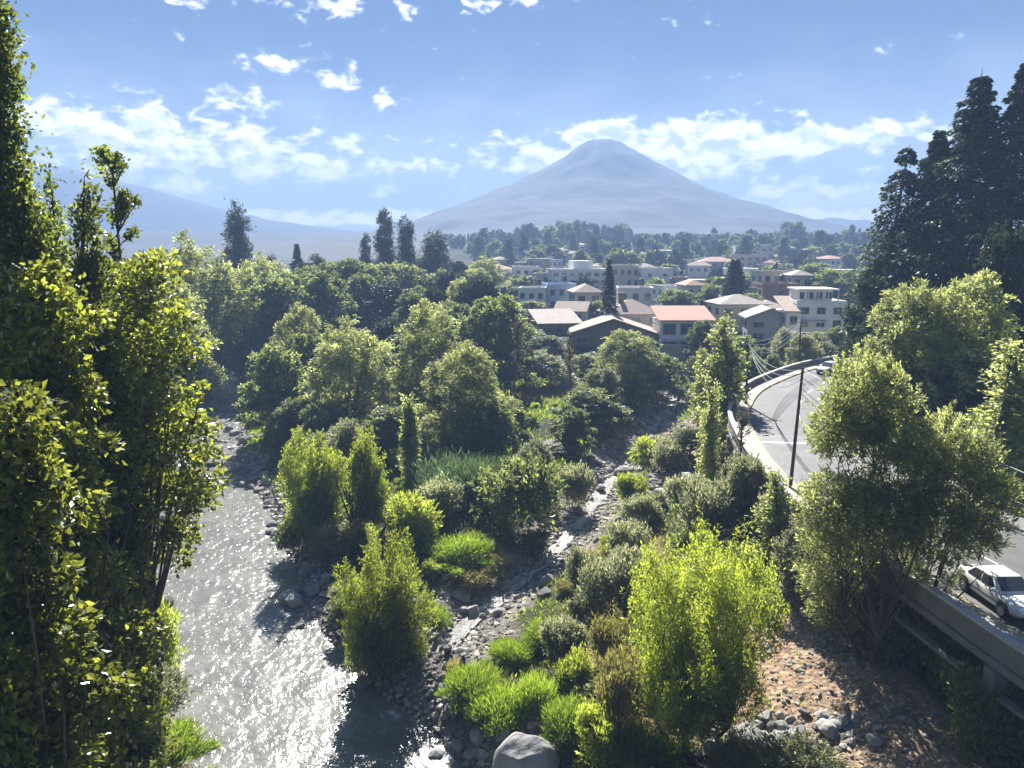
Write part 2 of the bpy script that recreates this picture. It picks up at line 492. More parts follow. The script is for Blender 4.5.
p.inputs['Roughness'].default_value = .95
p.inputs['Specular IOR Level'].default_value = .1
bp = t.add('ShaderNodeBump', {'Height': t.m('ADD', na.outputs[0], t.m('MULTIPLY', vo.outputs['Distance'], -.5)), 'Strength': .9, 'Distance': .22})
t.set(p, 'Normal', bp.outputs[0])
tag(link('ground', gme, mg), kind='structure')

# ------------------------------------------------------------------ water
def mat_water(name, base, foam_lo, foam_hi, bscale, bstr, rough=.16):
    m = bpy.data.materials.new(name); m.use_nodes = True
    t = NT(m.node_tree); p = t.n['Principled BSDF']
    a = t.add('ShaderNodeAttribute', attribute_name='flow')     # streamwise coordinates
    nA = t.add('ShaderNodeTexNoise', {'Vector': a.outputs['Vector'], 'Scale': bscale, 'Detail': 3.0, 'Roughness': .62, 'Distortion': .6})
    nB = t.add('ShaderNodeTexNoise', {'Vector': a.outputs['Vector'], 'Scale': bscale * .22, 'Detail': 4.0, 'Roughness': .55, 'Distortion': .8})
    fo = t.add('ShaderNodeAttribute', attribute_name='foam')
    foam = t.m('MULTIPLY', t.maprange(t.m('ADD', t.m('ADD', t.m('MULTIPLY', nA.outputs[0], .7), t.m('MULTIPLY', nB.outputs[0], .5)), t.m('MULTIPLY', fo.outputs['Fac'], .35)), foam_lo, foam_hi, 0, 1, True), .8)
    nC = t.maprange(nB.outputs[0], .35, .65, .75, 1.2)
    b = t.mix(1.0, (*base, 1), t.add('ShaderNodeCombineColor', {0: nC, 1: nC, 2: nC}).outputs[0], 'MULTIPLY')
    t.set(p, 'Base Color', t.mix(foam, b, (.72, .72, .69, 1)))
    t.set(p, 'Roughness', t.maprange(foam, 0, 1, rough, .6))
    p.inputs['IOR'].default_value = 1.333; p.inputs['Specular IOR Level'].default_value = .5
    bp = t.add('ShaderNodeBump', {'Height': t.m('ADD', nA.outputs[0], t.m('MULTIPLY', foam, .15)), 'Strength': bstr, 'Distance': .085})
    t.set(p, 'Normal', bp.outputs[0])
    return m

def water_strip(name, mat, Ys, L, Rr, Zf, n, foamf, amp):
    V = []; flow = []; fo = []
    for y in Ys:
        l, r = L(y), Rr(y)
        u = np.linspace(0, 1, n); x = l + (r - l) * u
        s = u * 15.0
        z = Zf(y) + amp * (fbm(x * .9, x * 0 + y * .55, 3, 50) + .55 * fbm(x * 2.4 + 9, x * 0 + y * 1.5, 3, 51))
        V.append(np.stack([x, np.full(n, y), z], 1))
        flow.append(np.stack([x + .3 * (s - x), np.full(n, y * 1.0), np.zeros(n)], 1))
        fo.append(foamf(x, y, u))
    V = np.concatenate(V); k = len(Ys)
    ii = (np.arange(k - 1)[:, None] * n + np.arange(n - 1)[None, :]).ravel()
    me = quads_mesh(name, V, np.stack([ii, ii + 1, ii + 1 + n, ii + n], 1), True)
    a = me.attributes.new('flow', 'FLOAT_VECTOR', 'POINT'); a.data.foreach_set('vector', np.concatenate(flow).astype(np.float32).ravel())
    a = me.attributes.new('foam', 'FLOAT', 'POINT'); a.data.foreach_set('value', np.concatenate(fo).astype(np.float32))
    return tag(link(name, me, mat), kind='structure')

def river_foam(x, y, u):
    f = np.clip((y - 70) / 40, 0, 1) * .7 + np.clip(.18 - np.abs(u - .93), 0, 1) * 1.5 * (vnoise(x * .3, x * 0 + y * .3, 3) > .5)
    f = f + .5 * np.clip((42 - y) / 8, 0, 1) * np.clip((u - .55) * 3, 0, 1)
    return f + .4 * fbm(x * .25, x * 0 + y * .12, 3, 60)
M['river'] = mat_water('river_water', (.165, .163, .147), .79, 1.05, 1.9, 1.0, .21)
M['stream'] = mat_water('stream_water', (.11, .105, .09), .60, .84, 3.0, 1.0, .35)
water_strip('river', M['river'], graded([(-40, 22, 2), (22, 70, .16), (70, 150, .3), (150, 216, 2)]), lambda y: float(xl(y)) - .8, lambda y: float(xr(y)) + .8, lambda y: .0 + .004 * max(y - 60, 0), 110, river_foam, .05)
water_strip('stream', M['stream'], graded([(36.3, 122, .13)]), lambda y: float(xs(y)) - .75 - .5 * float(fbm(y * .25, 1.5, 3, 71)), lambda y: float(xs(y)) + .7 + .5 * float(fbm(y * .3, 7.5, 3, 72)),
            lambda y: float(zs(y)) - .09, 24, lambda x, y, u: .3 * fbm(x * .5, x * 0 + y * .3, 3, 61) + .25, .09)

# ------------------------------------------------------------------ road on its wall
def normals(P):
    d = np.gradient(P, axis=0); d /= np.linalg.norm(d, axis=1)[:, None]
    return np.stack([d[:, 1], -d[:, 0]], 1)              # to the right of travel
NW = normals(WL)
def offset(o):
    return WL + NW * o
def strip(o0, o1, z0, z1=None):
    a, b = offset(o0), offset(o1); n = len(a)
    z1 = z0 if z1 is None else z1
    V = np.concatenate([np.c_[a, np.full(n, z0)], np.c_[b, np.full(n, z1)]])
    i = np.arange(n - 1)
    return V, np.stack([i, i + n, i + n + 1, i + 1], 1)
def sweep(profile, i0=0, i1=None):
    """closed profile of (offset, z) swept along the wall line"""
    P = WL[i0:i1]; N = NW[i0:i1]; n = len(P); k = len(profile)
    V = np.concatenate([np.c_[P + N * o, np.full(n, z)] for o, z in profile])
    q = []
    for j in range(k):
        j2 = (j + 1) % k
        i = np.arange(n - 1)
        q.append(np.stack([j * n + i, j * n + i + 1, j2 * n + i + 1, j2 * n + i], 1))
    return V, np.concatenate(q)

M['asphalt'] = mat_plain('asphalt', (.105, .102, .10), .62, .22, .6, .35, 30, stain=(.065, .063, .062))
M['pavement'] = mat_plain('pavement', (.34, .32, .28), .85, .15, 1.2, .2, 12, stain=(.25, .23, .20))
M['kerb'] = mat_plain('kerb_paint', (.42, .37, .20), .8, .2, 1.5)
M['paint'] = mat_plain('road_paint', (.72, .71, .67), .7, .12, 4)
ma = M['asphalt']; t = NT(ma.node_tree); p = t.n['Principled BSDF']
old = p.inputs['Base Color'].links[0].from_socket
g = t.add('ShaderNodeNewGeometry')
dn = t.add('ShaderNodeTexNoise', {'Vector': g.outputs['Position'], 'Scale': .7, 'Detail': 4.0})
wp = t.add('ShaderNodeVectorMath', {0: g.outputs['Position'], 1: dn.outputs['Color']}, operation='ADD')
vc = t.add('ShaderNodeTexVoronoi', {'Vector': wp.outputs[0], 'Scale': .20}, feature='DISTANCE_TO_EDGE')
v2 = t.add('ShaderNodeTexVoronoi', {'Vector': wp.outputs[0], 'Scale': .13})
crack = t.maprange(vc.outputs['Distance'], .004, .012, .75, 0.0)
hsv = t.add('ShaderNodeSeparateColor', {0: v2.outputs['Color']})
pv_ = t.maprange(hsv.outputs[0], 0, 1, .72, 1.25)
c2 = t.mix(1.0, old, t.add('ShaderNodeCombineColor', {0: pv_, 1: pv_, 2: pv_}).outputs[0], 'MULTIPLY')
t.set(p, 'Base Color', t.mix(crack, c2, (.03, .03, .03, 1)))
V, q = strip(1.9, 11.2, ROAD_Z); tag(link('road', quads_mesh('road', V, q), M['asphalt']), kind='structure')
V, q = sweep([(.28, 8.2), (.28, 8.64), (1.76, 8.64), (1.76, 8.2)]); tag(link('pavement', quads_mesh('pavement', V, q), M['pavement']), kind='structure')
V, q = sweep([(1.762, 8.2), (1.762, 8.65), (1.93, 8.64), (1.95, 8.2)]); tag(link('kerb', quads_mesh('kerb', V, q), M['kerb']), kind='structure')
V, q = sweep([(11.2, 8.2), (11.2, 8.63), (11.38, 8.64), (13.0, 8.64), (13.0, 8.2)]); tag(link('far_pavement', quads_mesh('far_pavement', V, q), M['concrete']), kind='structure')
# painted lines: a dashed centre line, an edge line and one stop bar
mk = MB()
cl = offset(6.4); cn = NW
acc = 0.0; on = False
seg = np.linalg.norm(np.diff(cl, axis=0), axis=1); cum = np.concatenate([[0], np.cumsum(seg)])
def along(o, s):
    P = offset(o); return np.array([np.interp(s, cum, P[:, 0]), np.interp(s, cum, P[:, 1])])
s = 6.0
while s < cum[-1] - 30:
    pts = []
    for q_ in range(5):
        pts.append((s + q_ * .6))
    a = [along(6.34, u) for u in pts]; b = [along(6.46, u) for u in pts]
    mk.poly([(*u, ROAD_Z + .004) for u in a] + [(*u, ROAD_Z + .004) for u in b], [(i, i + 5, i + 6, i + 1) for i in range(4)])
    s += 7.0
sb = cum[np.argmin(np.abs(WL[:, 1] - at_z(765, 442, 8.5)[1]))]
pts = [along(o, sb) for o in (2.1, 6.0)] + [along(o, sb + .4) for o in (6.0, 2.1)]
mk.poly([(*u, ROAD_Z + .005) for u in pts], [(0, 1, 2, 3)])
tag(mk.build('road_marking', M['paint']), kind='structure')

rw = empty('road_wall', (float(xw(45)), 45, 5))
tag(rw, 'long curved concrete retaining wall with a low parapet carrying the road above the scrub', 'wall')
def child(name, me, mat, parent):
    """a part whose mesh is in world coordinates under a thing that has its own origin"""
    o = link(name, me, mat, parent)
    o.matrix_parent_inverse = Matrix.LocRotScale(parent.location, parent.rotation_euler, parent.scale).inverted()
    return o
V, q = sweep([(0, 8.30), (0, 9.22), (.27, 9.22), (.27, 8.30)]); child('parapet', quads_mesh('parapet', V, q), M['concrete'], rw)
V, q = sweep([(-.06, 9.223), (-.06, 9.33), (.33, 9.33), (.33, 9.223)]); child('coping', quads_mesh('coping', V, q), M['concrete_light'], rw)
V, q = sweep([(-.10, 7.95), (-.10, 8.28), (.30, 8.28), (.30, 7.95)]); child('edge_beam', quads_mesh('edge_beam', V, q), M['concrete'], rw)
V, q = sweep([(1.75, 1.5), (1.75, 7.84), (2.1, 7.84), (2.1, 1.5)]); child('retaining_face', quads_mesh('retaining_face', V, q), M['stone_wall'], rw)
V, q = sweep([(.301, 7.85), (.301, 8.18), (2.2, 8.18), (2.2, 7.85)]); child('deck', quads_mesh('deck', V, q), M['concrete'], rw)
V, q = sweep([(-.30, 6.95), (-.30, 7.10), (.05, 7.10), (.05, 6.95)], 0, 60); child('ledge', quads_mesh('ledge', V, q), M['concrete'], rw)
s = 68.5
k = 0
while s < cum[-1] - 40:
    c = along(-.02, s); c2 = along(-.02, s + .1)
    ang = math.atan2(c2[1] - c[1], c2[0] - c[0]) - R(90)
    g = float(zw(c[1]))
    mb = MB(); mb.box(-.24, .33, -.3, .3, g - 1.2, 7.94)
    me = mb.mesh('buttress'); me.transform(Matrix.Translation((c[0], c[1], 0)) @ Matrix.Rotation(ang, 4, 'Z'))
    child('buttress', me, M['concrete'], rw)
    s += 5.2 if k else 15.6; k += 1

# walls along the far bank of the river
def bank_wall(name, y0, y1, off, z0, z1, label, cat, posts):
    ys = np.arange(y0, y1 + .1, 1.0)
    t = empty(name, (float(xl((y0 + y1) / 2)) - off, (y0 + y1) / 2, z0))
    tag(t, label, cat)
    P = np.array([(float(xl(y)) - off, y) for y in ys]); n = len(P)
    prof = [(-.45, z0), (-.30, z1), (.15, z1), (.15, z0)]
    V = np.concatenate([np.c_[P[:, 0] - o, P[:, 1], np.full(n, z)] for o, z in prof])
    i = np.arange(n - 1); q = np.concatenate([np.stack([j * n + i, j * n + i + 1, ((j + 1) % 4) * n + i + 1, ((j + 1) % 4) * n + i], 1) for j in range(4)])
    caps = np.array([[0, n, 2 * n, 3 * n], [n - 1, 4 * n - 1, 3 * n - 1, 2 * n - 1]])
    child('wall_face', quads_mesh('wall_face', V, np.concatenate([q, caps])), M['stone_wall'], t)
    V = np.concatenate([np.c_[P[:, 0] - o, P[:, 1], np.full(n, z)] for o, z in [(-.5, z1 + .003), (-.5, z1 + .25), (.25, z1 + .25), (.25, z1 + .003)]])
    child('coping', quads_mesh('coping', V, np.concatenate([q, caps])), M['concrete_light'], t)
    if posts:
        for y in np.arange(y0 + 1, y1, 3.2):
            mb = MB(); x = float(xl(y)) - off
            mb.box(x + .46, x + .95, y - .3, y + .3, z0 - .3, z1 - .4)
            child('buttress', mb.mesh('buttress'), M['concrete'], t)
    return t
bank_wall('river_wall', 82, 104, .9, -.4, 6.9, 'weathered river wall with buttresses half hidden behind the big leafy trees', 'wall', True)
bank_wall('river_wall', 118, 158, .9, -.4, 7.4, 'pale embankment wall under the row of tree trunks at the river bend', 'wall', False)

# ------------------------------------------------------------------ mountains
def cone(name, cx, cy, prof, seed, rough, col, sx=1.0):
    nr, na = 90, 260
    rmax = prof[-1][0]
    rr = np.concatenate([np.linspace(0, .45, 60), np.linspace(.46, 1, nr - 60)]) * rmax
    aa = np.linspace(0, 2 * np.pi, na, endpoint=False)
    Rr, Aa = np.meshgrid(rr, aa, indexing='ij')
    Z = np.interp(Rr, [q[0] for q in prof], [q[1] for q in prof])
    gul = fbm(np.cos(Aa) * 5 + 20, np.sin(Aa) * 5 + Rr / rmax * 1.4, 4, seed)
    gul2 = fbm(Rr * np.cos(Aa) * .011 + 50, Rr * np.sin(Aa) * .011 + 50, 5, seed + 5, .6)
    k = np.clip(Rr / 60, 0, 1) * np.clip((rmax - Rr) / rmax * 2, 0, 1)
    Z = Z + rough * k * (gul * .25 + gul2 * .9)
    X = cx + Rr * np.cos(Aa) * sx; Y = cy + Rr * np.sin(Aa)
    V = np.stack([X, Y, Z], 2).reshape(-1, 3)
    i = (np.arange(nr - 1)[:, None] * na + np.arange(na)[None, :])
    j = (np.arange(nr - 1)[:, None] * na + (np.arange(na)[None, :] + 1) % na)
    q = np.stack([i, i + na, j + na, j], 2).reshape(-1, 4)
    return tag(link(name, quads_mesh(name, V, q, True), col), kind='structure')
M['rock_far'] = mat_plain('mountain_rock', (.040, .040, .042), .95, .3, .02, stain=(.03, .03, .032))
D = 1500.0
def mt(pxw, py):      # radius, height of a skyline point at distance D
    return (pxw / FPX * D, EYE + (250 - py) / FPX * D * 1.0)
zpk = at_Y(603, 143, D)
prof = [(0, zpk[2] - 3), (14, zpk[2] + 1), mt(9, 145), mt(20, 149), mt(40, 162), mt(85, 187), mt(135, 207), mt(186, 223), mt(228, 234), mt(300, 242), mt(420, 247), (1000, 16)]
cone('mountain', zpk[0], D, prof, 3, 11, M['rock_far'])
# long shoulder of the next range, seen past the trees
def ridge(name, Y, pts, depth, seed, mat):
    xs_ = np.arange(pts[0][0], pts[-1][0] + 1, 4.0)
    top = np.interp(xs_, [q[0] for q in pts], [q[1] for q in pts]) + 1.2 * fbm(xs_ * .06, xs_ * 0, 4, seed)
    rows_ = []
    for k, f in ((-1, 0), (-.7, .35), (-.4, .68), (-.18, .9), (0, 1), (.2, .9), (.6, .5), (1, 0)):
        rr_ = []
        for a, b in zip(xs_, top):
            x, _, z = at_Y(a, b, Y)
            zz = 12 + (z - 12) * f * (1 + (0 if f in (0, 1) else .12 * float(fbm(a * .05, k * 3, 3, seed + 2))))
            rr_.append((x, Y + depth * k, zz))
        rows_.append(rr_)
    V = np.array(rows_).reshape(-1, 3); n = len(xs_)
    ii = (np.arange(len(rows_) - 1)[:, None] * n + np.arange(n - 1)[None, :]).ravel()
    return tag(link(name, quads_mesh(name, V, np.stack([ii, ii + 1, ii + 1 + n, ii + n], 1), True), mat), kind='structure')
ridge('far_hills', 1900, [(-180, 190), (60, 166), (140, 186), (210, 206), (280, 222), (340, 229), (420, 234), (520, 242)], 340, 80, M['rock_far'])
ridge('hills', 1150, [(-150, 236), (150, 231), (270, 233), (330, 233), (372, 236), (420, 240), (640, 247)], 260, 85, M['rock_far'])
ridge('far_hills', 2100, [(640, 238), (760, 222), (830, 218), (900, 222), (1000, 214), (1250, 205)], 340, 90, M['rock_far'])

# ------------------------------------------------------------------ the air
hz = MB(); hz.box(-2700, 2700, -80, 2700, -4.0, 262.0)
mh = bpy.data.materials.new('haze'); mh.use_nodes = True
t = NT(mh.node_tree); t.n.clear()
HAZE_DENSITY = 8.0e-4
pv = t.add('ShaderNodeVolumePrincipled', {'Color': (.32, .48, .80, 1), 'Density': HAZE_DENSITY, 'Anisotropy': 0.05})
t.add('ShaderNodeOutputMaterial', {'Volume': pv.outputs[0]})
tag(hz.build('haze', mh), kind='stuff')
# ------------------------------------------------------------------ plants
ZH = np.array([0, 0, 1.0])
def unit(v):
    return v / np.maximum(np.linalg.norm(v, axis=-1, keepdims=True), 1e-9)

def leaf_geo(pos, axis, ln, wd, rng):
    n = len(pos)
    side = unit(np.cross(axis, unit(rng.normal(size=(n, 3)))))
    up = np.cross(side, axis)
    L = ln[:, None]; Wd = wd[:, None]
    v = np.empty((n, 4, 3))
    v[:, 0] = pos
    v[:, 1] = pos + axis * L * .5 + side * Wd + up * Wd * .35
    v[:, 2] = pos + axis * L
    v[:, 3] = pos + axis * L * .5 - side * Wd + up * Wd * .35
    return v.reshape(-1, 3)

def leaves_mesh(name, pos, axis, ln, wd, rng, mat, tint=None):
    v = leaf_geo(pos, axis, ln, wd, rng)
    n = len(pos)
    me = quads_mesh(name, v, np.arange(n * 4).reshape(n, 4), False, face_attr=rng.random(n) if tint is None else tint)
    me.materials.append(mat)
    return me

def sprays(rng, lobes, ns, nl, L, r, out=1.0, up=.6, droop=0.0, lo=-.5, shell=.55, ln=.3, wd=.3, axis_rnd=.8, zmin=None):
    """leaves gathered in sprays on the outside of a set of ellipsoid lobes (cx,cy,cz,rx,ry,rz)"""
    lobes = np.array(lobes, dtype=float)
    wgt = (lobes[:, 3] * lobes[:, 4] * lobes[:, 5]) ** (2 / 3); wgt /= wgt.sum()
    li = rng.choice(len(lobes), ns, p=wgt)
    d = unit(rng.normal(size=(ns, 3)))
    bad = d[:, 2] < lo
    d[bad, 2] = np.abs(d[bad, 2]) * rng.random(bad.sum()); d = unit(d)
    u = shell + (1 - shell) * rng.random(ns) ** .6
    u *= rng.choice([1, 1, 1, .6], ns) * (1 + .10 * rng.normal(size=ns))
    c = lobes[li, :3] + d * lobes[li, 3:] * u[:, None]
    s = unit(out * d + up * ZH + .35 * rng.normal(size=(ns, 3)))
    Ls = L * (.6 + .8 * rng.random(ns))
    t = rng.random((ns, nl))
    tt = t[..., None]
    pos = c[:, None, :] + s[:, None, :] * (Ls[:, None, None] * (tt - .35)) - ZH * (droop * Ls[:, None, None] * tt ** 1.6) \
        + rng.normal(size=(ns, nl, 3)) * (r * (1.05 - .8 * tt))
    ax = unit(s[:, None, :] - ZH * (droop * 1.2 * tt) + axis_rnd * rng.normal(size=(ns, nl, 3)))
    pos = pos.reshape(-1, 3); ax = ax.reshape(-1, 3)
    if zmin is not None:
        k = pos[:, 2] > zmin
        pos, ax = pos[k], ax[k]
    n = len(pos)
    l = ln * (.6 + .8 * rng.random(n))
    spray_tint = np.repeat(rng.random(ns), nl)
    if zmin is not None: spray_tint = spray_tint[k]
    tint = np.clip(.55 * spray_tint + .45 * rng.random(n), 0, 1)
    return pos, ax, l, l * wd, tint, c

def limbs(mb, rng, base, fork, tips, r0, bend=.15, sides=6, r_tip=.02, trunk_pts=4):
    """a tapered trunk from base to fork and limbs from it to the tips"""
    base, fork = np.array(base, float), np.array(fork, float)
    H = np.linalg.norm(fork - base)
    pts = [base + (fork - base) * t + np.array([rng.normal(), rng.normal(), 0]) * bend * H * .18 * (0 < t < 1) for t in np.linspace(0, 1, trunk_pts)]
    rad = [r0 * (1.35 if i == 0 else 1 - .45 * i / (trunk_pts - 1)) for i in range(trunk_pts)]
    mb.tube(pts, rad, sides + 2)
    for tp in tips:
        tp = np.array(tp, float)
        a = pts[-1] if rng.random() < .6 else pts[-1] * .6 + pts[-2] * .4
        mid = a * .5 + tp * .5 + np.array([rng.normal() * .25, rng.normal() * .25, .5 - .2 * rng.random()]) * np.linalg.norm(tp - a) * bend * 1.5
        q1 = a * .45 + mid * .6 - a * .05
        rl = min(r0, .22)
        mb.tube([a, q1, mid, tp], [rl * .50, rl * .34, rl * .2, r_tip * .7], sides, False)

def lobe_set(rng, kind, w, h, low=.06):
    rx = w / 2
    if kind == 'lime':          # upright plumes, the inner ones tallest
        L = []
        n = 22
        for i in range(n):
            a = i * 2.4 + rng.random() * .6; rr = rx * .84 * math.sqrt((i + .3) / n)
            f = 1 - .40 * (rr / rx) ** 1.5 - .30 * rng.random() ** 1.5
            top = h * f; bot = h * (.0 + .10 * rng.random())
            q = rx * (.13 + .09 * rng.random())
            L.append((rr * .72 * math.cos(a), rr * .72 * math.sin(a), bot + (top - bot) * .30, q * 1.15, q * 1.15, (top - bot) * .28))
            L.append((rr * math.cos(a), rr * math.sin(a), bot + (top - bot) * .70, q * .85, q * .85, (top - bot) * .26))
        return L
    if kind == 'willow':        # tall plumes that fall outwards
        L = [(0, 0, h * .45, rx * .45, rx * .45, h * .30)]
        for i in range(30):
            a = i * 2.4 + rng.random(); t = (i + rng.random()) / 30
            rr = rx * (.45 + .50 * rng.random()) * (1.05 - .78 * t ** 2)
            q = rx * (.13 + .12 * rng.random())
            L.append((rr * math.cos(a), rr * math.sin(a), h * (.14 + .76 * t), q, q, h * (.07 + .06 * rng.random())))
        return L
    if kind == 'broad':
        L = [(0, 0, h * .45, rx * .48, rx * .48, h * .33)]
        for i in range(36):
            a = i * 2.4 + rng.random(); t = (i + rng.random()) / 36
            rr = rx * (.50 + .44 * rng.random()) * (1.06 - .76 * t ** 1.9)
            q = rx * (.12 + .13 * rng.random())
            L.append((rr * math.cos(a), rr * math.sin(a), h * (.12 + .78 * t), q * 1.15, q * 1.15, q * .95))
        return L
    if kind == 'clumpy':        # leafy boughs with dark hollows between
        L = []
        for i in range(46):
            a = i * 2.4 + rng.random(); t = (i + rng.random()) / 46
            rr = rx * (.20 + .80 * rng.random() ** .7) * (1.05 - .65 * t ** 1.5)
            q = rx * (.10 + .11 * rng.random())
            L.append((rr * math.cos(a), rr * math.sin(a), h * (low + (.94 - low) * t) - .12 * rr, q * 1.6, q * 1.6, q * .6))
        return L
    if kind == 'poplar':
        L = []
        for i in range(22):
            t = (i + .5) / 22
            q = rx * (.62 if t < .55 else .62 - (t - .55) * 1.15)
            L.append((rng.normal() * rx * .16, rng.normal() * rx * .16, h * (.08 + .86 * t), q * (.6 + .5 * rng.random()), q * (.6 + .5 * rng.random()), h * .06))
        return L
    if kind == 'eucalyptus':
        L = []
        for i in range(9):
            t = i / 8
            a = i * 2.4 + rng.random(); rr = rx * (.62 - .5 * t) * rng.random() ** .4
            q = rx * (.52 - .22 * t)
            L.append((rr * math.cos(a), rr * math.sin(a), h * (.34 + .58 * t), q, q, q * 1.25))
        return L

def make_tree(kind, w, h, seed, mat, ns, nl, ln=.3, lobes=None, low=.06, fork=None, stems=1, bark='bark', r0=None, **kw):
    """returns trunk mesh, crown mesh; base at the origin"""
    rng = np.random.default_rng(seed)
    P = dict(lime=dict(L=1.0, r=.15, out=.40, up=1.3, lo=-.55, wd=.16, axis_rnd=.5),
             willow=dict(L=1.3, r=.20, out=.6, up=.5, droop=.75, lo=-.6, wd=.15, axis_rnd=.45),
             clumpy=dict(L=1.0, r=.30, out=1.0, up=.2, droop=.35, lo=-.7, wd=.33, axis_rnd=.8),
             broad=dict(L=.7, r=.22, out=1.0, up=.25, lo=-.55, wd=.30, axis_rnd=.9),
             poplar=dict(L=1.2, r=.20, out=.35, up=1.2, lo=-.8, wd=.34, axis_rnd=.9),
             eucalyptus=dict(L=1.0, r=.35, out=.8, up=.1, droop=.5, lo=-.7, wd=.17, axis_rnd=.6))[kind]
    P = dict(P); P.update(kw)
    sc = P.pop('sc', 1.0); P['L'] *= sc; P['r'] *= sc
    lb = lobes or lobe_set(rng, kind, w, h, low)
    pos, ax, l, wd, tint, c = sprays(rng, lb, ns, nl, ln=ln, zmin=.15, **P)
    crown = leaves_mesh('crown', pos, ax, l, wd, rng, M[mat], tint)
    mb = MB()
    fk = fork or {'lime': .16, 'willow': .22, 'broad': .22, 'clumpy': .3, 'poplar': .85, 'eucalyptus': .55}[kind]
    rr0 = r0 or (.016 * h + .07)
    nt = {'lime': 16, 'willow': 16, 'broad': 14, 'clumpy': 18, 'poplar': 12, 'eucalyptus': 10}[kind]
    pick = c[rng.choice(len(c), nt * stems, replace=False)]
    if kind == 'poplar': pick = c[np.argsort(c[:, 2])[-nt * stems:]]
    if kind in ('lime', 'willow', 'broad', 'clumpy', 'eucalyptus'):
        pick[:, 2] = np.maximum(pick[:, 2], fk * h * 1.05)
    for k in range(stems):
        a = k * 2 * math.pi / max(stems, 1) + .5
        off = .0 if stems == 1 else rr0 * 1.6
        b0 = (off * math.cos(a), off * math.sin(a), -.5)
        f0 = (off * 4 * math.cos(a), off * 4 * math.sin(a), fk * h * (1 if stems == 1 else .8 + .4 * rng.random()))
        limbs(mb, rng, b0, f0, pick[k * nt:(k + 1) * nt], rr0 / math.sqrt(stems), bend=.25)
    tr = mb.mesh('trunk', True); tr.materials.append(M[bark])
    return tr, crown

def make_conifer(w, h, seed, levels=34, per=6, nl=70, droop=.35, lean=0.0, mat='dark', taper=.85, lo=.06, gap=.0, ln=.34):
    rng = np.random.default_rng(seed)
    POS = []; AX = []; TI = []
    mb = MB()
    leanv = np.array([lean * h, 0, 0])
    tp = [np.array([0, 0, -.5]) + leanv * 0] + [np.array([0, 0, h * t]) + leanv * t * t for t in (.3, .6, .85, .985)]
    mb.tube(tp, [.013 * h + .12, .010 * h + .08, .007 * h + .05, .003 * h + .03, .02], 8)
    for i in range(levels):
        t = lo + (1 - lo) * (i + rng.random() * .7) / levels
        if rng.random() < gap: continue
        c0 = np.array([0, 0, h * t]) + leanv * t * t
        Rb = w / 2 * max((1 - t) ** taper, .012)
        a0 = rng.random() * 6.28
        for k in range(per):
            a = a0 + k * 2 * math.pi / per + rng.normal() * .25
            tk = min(max(t + rng.normal() * .9 / levels * (1.2 - t), .01), 1.0 - .3 / levels)
            c0 = np.array([0, 0, h * tk]) + leanv * tk * tk
            Rk = Rb * (.45 + .75 * rng.random() ** .8)
            d = np.array([math.cos(a), math.sin(a), 0])
            s = rng.random((nl, 1)) ** .7
            curve = c0 + d * Rk * s + ZH * (.10 * Rk * s - droop * Rk * s ** 2 + droop * .32 * Rk * s ** 6)
            lat = np.cross(d, ZH)
            spread = (.20 * Rk + .05) * (1 - .55 * s)
            p = curve + lat * rng.normal(size=(nl, 1)) * spread + ZH * (-np.abs(rng.normal(size=(nl, 1))) * (.16 + .07 * Rk) - .02)
            POS.append(p)
            AX.append(unit(d + lat * rng.normal(size=(nl, 1)) * .6 - ZH * (.25 + .5 * rng.random((nl, 1)))))
            TI.append(np.full(nl, rng.random()) * .6 + .4 * rng.random(nl))
            if Rk > .5:
                q = [c0, c0 + d * Rk * .5 + ZH * (.05 * Rk - droop * Rk * .25), c0 + d * Rk * .92 + ZH * (.09 * Rk - droop * Rk * .7)]
                mb.tube(q, [.03 + .008 * Rk, .02 + .004 * Rk, .01], 4, False)
    pos = np.concatenate(POS); ax = np.concatenate(AX); n = len(pos)
    l = ln * (.6 + .8 * rng.random(n))
    crown = leaves_mesh('crown', pos, ax, l, l * .22, rng, M[mat], np.concatenate(TI))
    tr = mb.mesh('trunk', True); tr.materials.append(M['bark'])
    return tr, crown

